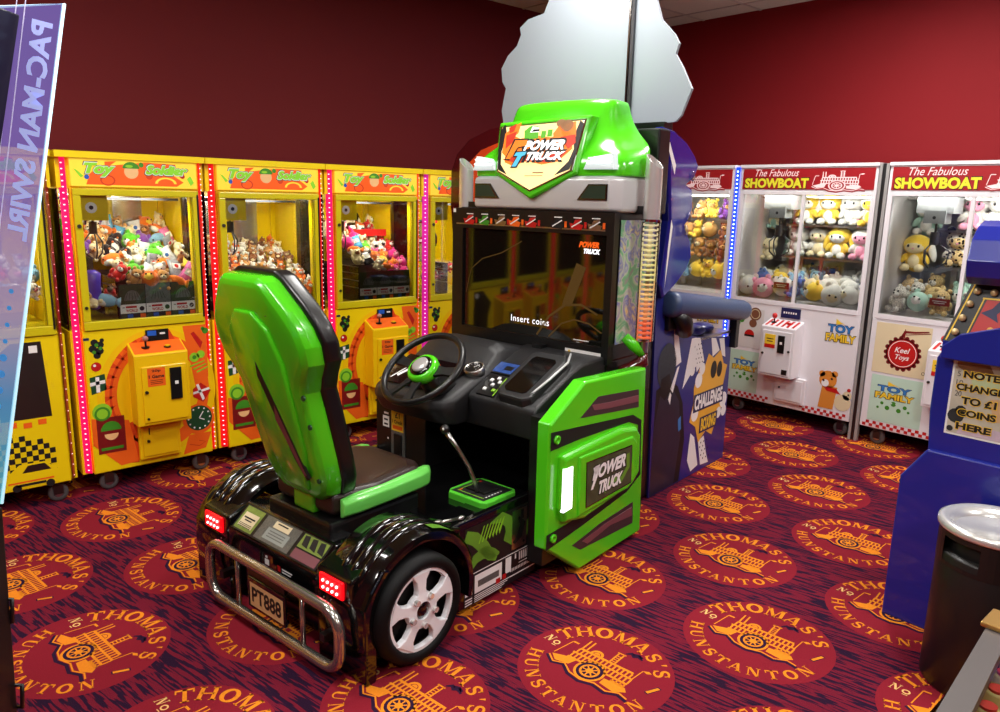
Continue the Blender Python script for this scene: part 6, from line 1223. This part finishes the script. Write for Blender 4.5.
# ledge with red star panel below board
b = MB().m(m_cblue).prism([(-.03, 1.19), (.3, 1.19), (.3, 1.245), (-.03, 1.24)], lambda y, z, d: (d, y, z), .1, CW_-.1); b.build('ledge', CH)
b = MB().m(m_cblue).prism([(.10, 1.17), (CW_-.10, 1.17), (CW_-.10, 1.22), (CW_-.16, 1.275), (CW_/2, 1.345), (.16, 1.275), (.10, 1.22)], lambda a, c, d: (a, d, c), .0, -.035, .004); bevel(b.build('marquee_plate', CH), .004)
# litter bin
BN = thing('litter_bin', 'tall black cylindrical litter bin with chrome ashtray top, right foreground', 'bin', (3.06, .70, 0))
RB = .185
def rb(r, z, n=48): return [(r*math.cos(2*PI*k/n), r*math.sin(2*PI*k/n), z) for k in range(n)]
m_bin = mat('bin black enamel', c255(20, 18, 18), .42, coat=.06, bump=.1, bscale=300)
MB().m(m_bin).loft([rb(RB-.008, 0), rb(RB, .012), rb(RB, .52), rb(RB-.004, .53)], sm=True).build('body', BN)
b = MB().m(m_bin); n = 48; zt_ = .52
for k in range(n):     # collar with an oval mouth facing the camera
    a0, a1 = 2*PI*k/n, 2*PI*(k+1)/n; am = math.degrees((a0+a1)/2) % 360
    c_ = 158; inside = abs((am-c_+180) % 360-180) < 22
    P = lambda a, z, r=RB+.002: (r*math.cos(a), r*math.sin(a), z)
    if inside: b.poly([P(a0, .485), P(a1, .485), P(a1, .50), P(a0, .50)]); b.poly([P(a0, .59), P(a1, .59), P(a1, .62), P(a0, .62)])
    else: b.poly([P(a0, .485), P(a1, .485), P(a1, .62), P(a0, .62)])
b.m(m_recess).loft([rb(RB-.03, .49, 24), rb(RB-.03, .61, 24)], sm=True); b.build('mouth_collar', BN)
b = MB().m(m_satin).loft([rb(RB+.006, .612), rb(RB+.012, .62), rb(RB+.010, .638), rb(RB-.004, .645), rb(RB-.03, .635), rb(RB-.05, .61), rb(RB-.052, .60), rb(.002, .598)], sm=True); b.build('ashtray_top', BN)
# display case bottom right: steel rim, glass, rolls inside
TC = thing('glass_display_case', 'steel rimmed glass case with red capped cream rolls at bottom right corner', 'display case', (0, 0, 0), 0)
TC.location = (0, 0, 0); TC.rotation_euler = (0, 0, 0)
cx0, cx1, cy0, cy1, zt0 = 1.15, 2.0, -.30, .44, .80
b = MB().m(m_sblack).box((cx0, cy0, 0), (cx1, cy1, .48)); b.build('base', TC)
m_rim = mat('grey case rim', c255(84, 78, 76), .45, metal=.3)
rim = MB().m(m_rim); k_ = .10
rim.add([(cx0, cy1-.075, zt0), (cx1, cy1, zt0), (cx1, cy1-.045, zt0), (cx0, cy1-.13, zt0), (cx0, cy1-.075, zt0-.03), (cx1, cy1, zt0-.03), (cx1, cy1-.045, zt0-.03), (cx0, cy1-.13, zt0-.03)], [(0, 1, 2, 3), (7, 6, 5, 4), (0, 4, 5, 1), (2, 6, 7, 3), (1, 5, 6, 2), (0, 3, 7, 4)], False)
rim.box((cx1-.05, cy0, zt0-.03), (cx1, cy1-.045, zt0)); rim.box((cx0, cy0, zt0-.03), (cx1, cy0+.05, zt0)); rm_ = rim.build('rim', TC)
MB().m(m_glass).add([(cx0, cy0+.05, zt0-.005), (cx1-.05, cy0+.05, zt0-.005), (cx1-.05, cy1-.055, zt0-.005), (cx0, cy1-.12, zt0-.005)], [(0, 1, 2, 3)], False).build('top_glass', TC)
MB().m(m_glass).box((cx0, cy1-.03, .48), (cx1-.01, cy1-.024, zt0-.03)).build('side_glass', TC)
for px, py in ((cx0+.02, cy0+.02), (cx1-.03, cy0+.02), (cx1-.03, cy1-.05)): MB().m(m_rim).box((px-.015, py-.015, .48), (px+.015, py+.015, zt0-.03)).build('corner_post', TC)
MB().m(mat('brass corner', c255(200, 160, 90), .3, metal=.8)).box((cx1-.09, cy1-.07, zt0), (cx1+.005, cy1+.005, zt0+.012), .005).build('corner_cap', TC)
MB().m(mat('red tray', c255(190, 24, 30), .3, coat=.3)).box((cx0+.05, cy0+.08, .48), (cx1-.03, cy1-.06, .53)).build('tray', TC)
m_roll = mat('cream wrapped roll', c255(204, 190, 120), .35, coat=.3); m_cap = mat('red roll cap', c255(210, 50, 40), .35)
kk = 0
for i, x in enumerate((1.94, 1.86, 1.78, 1.70)):
    for j, y in enumerate((.375, .29, .205, .12)):
        r_ = thing('cream_roll', 'cream roll with red end, %s row from far end, %s from the aisle side' % (ORD[i], ORD[j]), 'roll', (x, y-.02*i*.3, .53), 0, 'cream rolls standing in the glass case')
        MB().m(m_roll).lathe([(.022, 0), (.024, .004), (.024, .20), (.02, .205)], n=18).build('wrap', r_); MB().m(m_cap).cyl((0, 0, .2052), .017, .006, n=16).build('end_cap', r_)
# swirl game cabinet with an edge-lit acrylic wing, far left
nx_, ny_ = .66503, .74681; rx_, ry_ = .74681, -.66503
SWM = thing('swirl_game_cabinet', 'black arcade cabinet at the left edge with glowing clear lettered wing panel', 'arcade game', (1.5*nx_, 1.5*ny_, 0), math.atan2(ry_, rx_))
# local: x = to the right as seen from the aisle, y = away
f = lambda a, c, d: (a, d, c)
b = MB().m(m_sblack).prism([(-1.60, .0), (-1.09, .0), (-1.046, 1.085), (-1.161, 1.085), (-.905, 2.062), (-1.60, 2.062)], f, .0, -.35); cb_ = b.build('cabinet', SWM); bevel(cb_, .004)
def acr():
    m = bpy.data.materials.new('edge lit acrylic'); m.use_nodes = True; nt = m.node_tree; nt.nodes.clear(); L = nt.links.new; N = nt.nodes.new
    o = N('ShaderNodeOutputMaterial'); t = N('ShaderNodeBsdfTransparent'); e = N('ShaderNodeEmission'); g = N('ShaderNodeBsdfGlossy'); g.inputs['Roughness'].default_value = .1; mx = N('ShaderNodeMixShader'); m2 = N('ShaderNodeMixShader'); m2.inputs[0].default_value = .06
    tc = N('ShaderNodeTexCoord'); sp_ = N('ShaderNodeSeparateXYZ'); mr = N('ShaderNodeMapRange'); mr.inputs[1].default_value = 1.05; mr.inputs[2].default_value = 2.1
    r = N('ShaderNodeValToRGB'); c = r.color_ramp.elements; c[0].position = 0; c[0].color = (*c255(110, 215, 225), 1); c[1].position = 1; c[1].color = (*c255(150, 130, 225), 1)
    for p_, q_ in ((.25, (110, 180, 235)), (.42, (215, 190, 225)), (.65, (160, 130, 225))): x = c.new(p_); x.color = (*c255(*q_), 1)
    v = N('ShaderNodeTexVoronoi'); v.inputs['Scale'].default_value = 150; v.inputs['Randomness'].default_value = 0; ml = N('ShaderNodeMath'); ml.operation = 'LESS_THAN'; ml.inputs[1].default_value = .3
    a = N('ShaderNodeMath'); a.operation = 'MULTIPLY_ADD'; a.inputs[1].default_value = -.18; a.inputs[2].default_value = .55
    L(tc.outputs['Object'], sp_.inputs[0]); L(sp_.outputs[2], mr.inputs[0]); L(mr.outputs[0], r.inputs[0]); L(r.outputs[0], e.inputs[0]); e.inputs[1].default_value = .62
    L(tc.outputs['Object'], v.inputs['Vector']); L(v.outputs['Distance'], ml.inputs[0]); L(ml.outputs[0], a.inputs[0]); L(a.outputs[0], mx.inputs[0])
    L(t.outputs[0], mx.inputs[1]); L(e.outputs[0], mx.inputs[2]); L(mx.outputs[0], m2.inputs[1]); L(g.outputs[0], m2.inputs[2]); L(m2.outputs[0], o.inputs[0]); return m
b = MB().m(acr()).prism([(-1.052, 1.09), (-.826, 2.084), (-1.05, 2.07), (-1.33, 1.0)], f, .002, .010); wing_ = b.build('acrylic_wing', SWM)
b = MB().m(mat('lit acrylic edge', c255(210, 240, 250), .3, emit=c255(180, 235, 250), es=1.0)).tube([(-1.052, .006, 1.09), (-.826, .006, 2.084), (-1.05, .006, 2.07)], .0035, 6); b.build('lit_edge', wing_)
ex, ez = -.826+1.052, 2.084-1.09; Ln = math.hypot(ex, ez); dx_, dz_ = -ex/Ln, -ez/Ln       # down the edge
lx, lz = dz_, -dx_                                                    # away from the edge (to the left)
def wp(a, c): return (-.826+dx_*a+lx*c, .0015, 2.084+dz_*a+lz*c)
b = MB().m(mat('swirl lettering', c255(170, 180, 235), .4, emit=c255(170, 180, 240), es=.6))
text(b, 'PAC-MAN SWIRL', wp, (.04, .012, .455, .052), .035)
b.build('wing_lettering', wing_)
b = MB().m(mat('wing stripe', c255(225, 220, 245), .4, emit=c255(205, 200, 245), es=.5))
for c_ in (.066, .082): pgon(b, wp, [(.01, c_), (.95, c_), (.95, c_+.002), (.01, c_+.002)])
b.m(mat('wing blue dots', c255(80, 160, 225), .4, emit=c255(70, 150, 225), es=.5))
for k in range(11): disc(b, wp, .56+.035*k, .03, .005 if k < 4 else .008, 10)
b.build('wing_stripes', wing_)
for z in (.87, .66): MB().m(m_sblack).tube([(-1.09, -.0, z), (-1.05, -.0, z), (-1.055, -.0, z-.055), (-1.09, -.0, z-.055)], .005, 6).build('hinge', cb_)
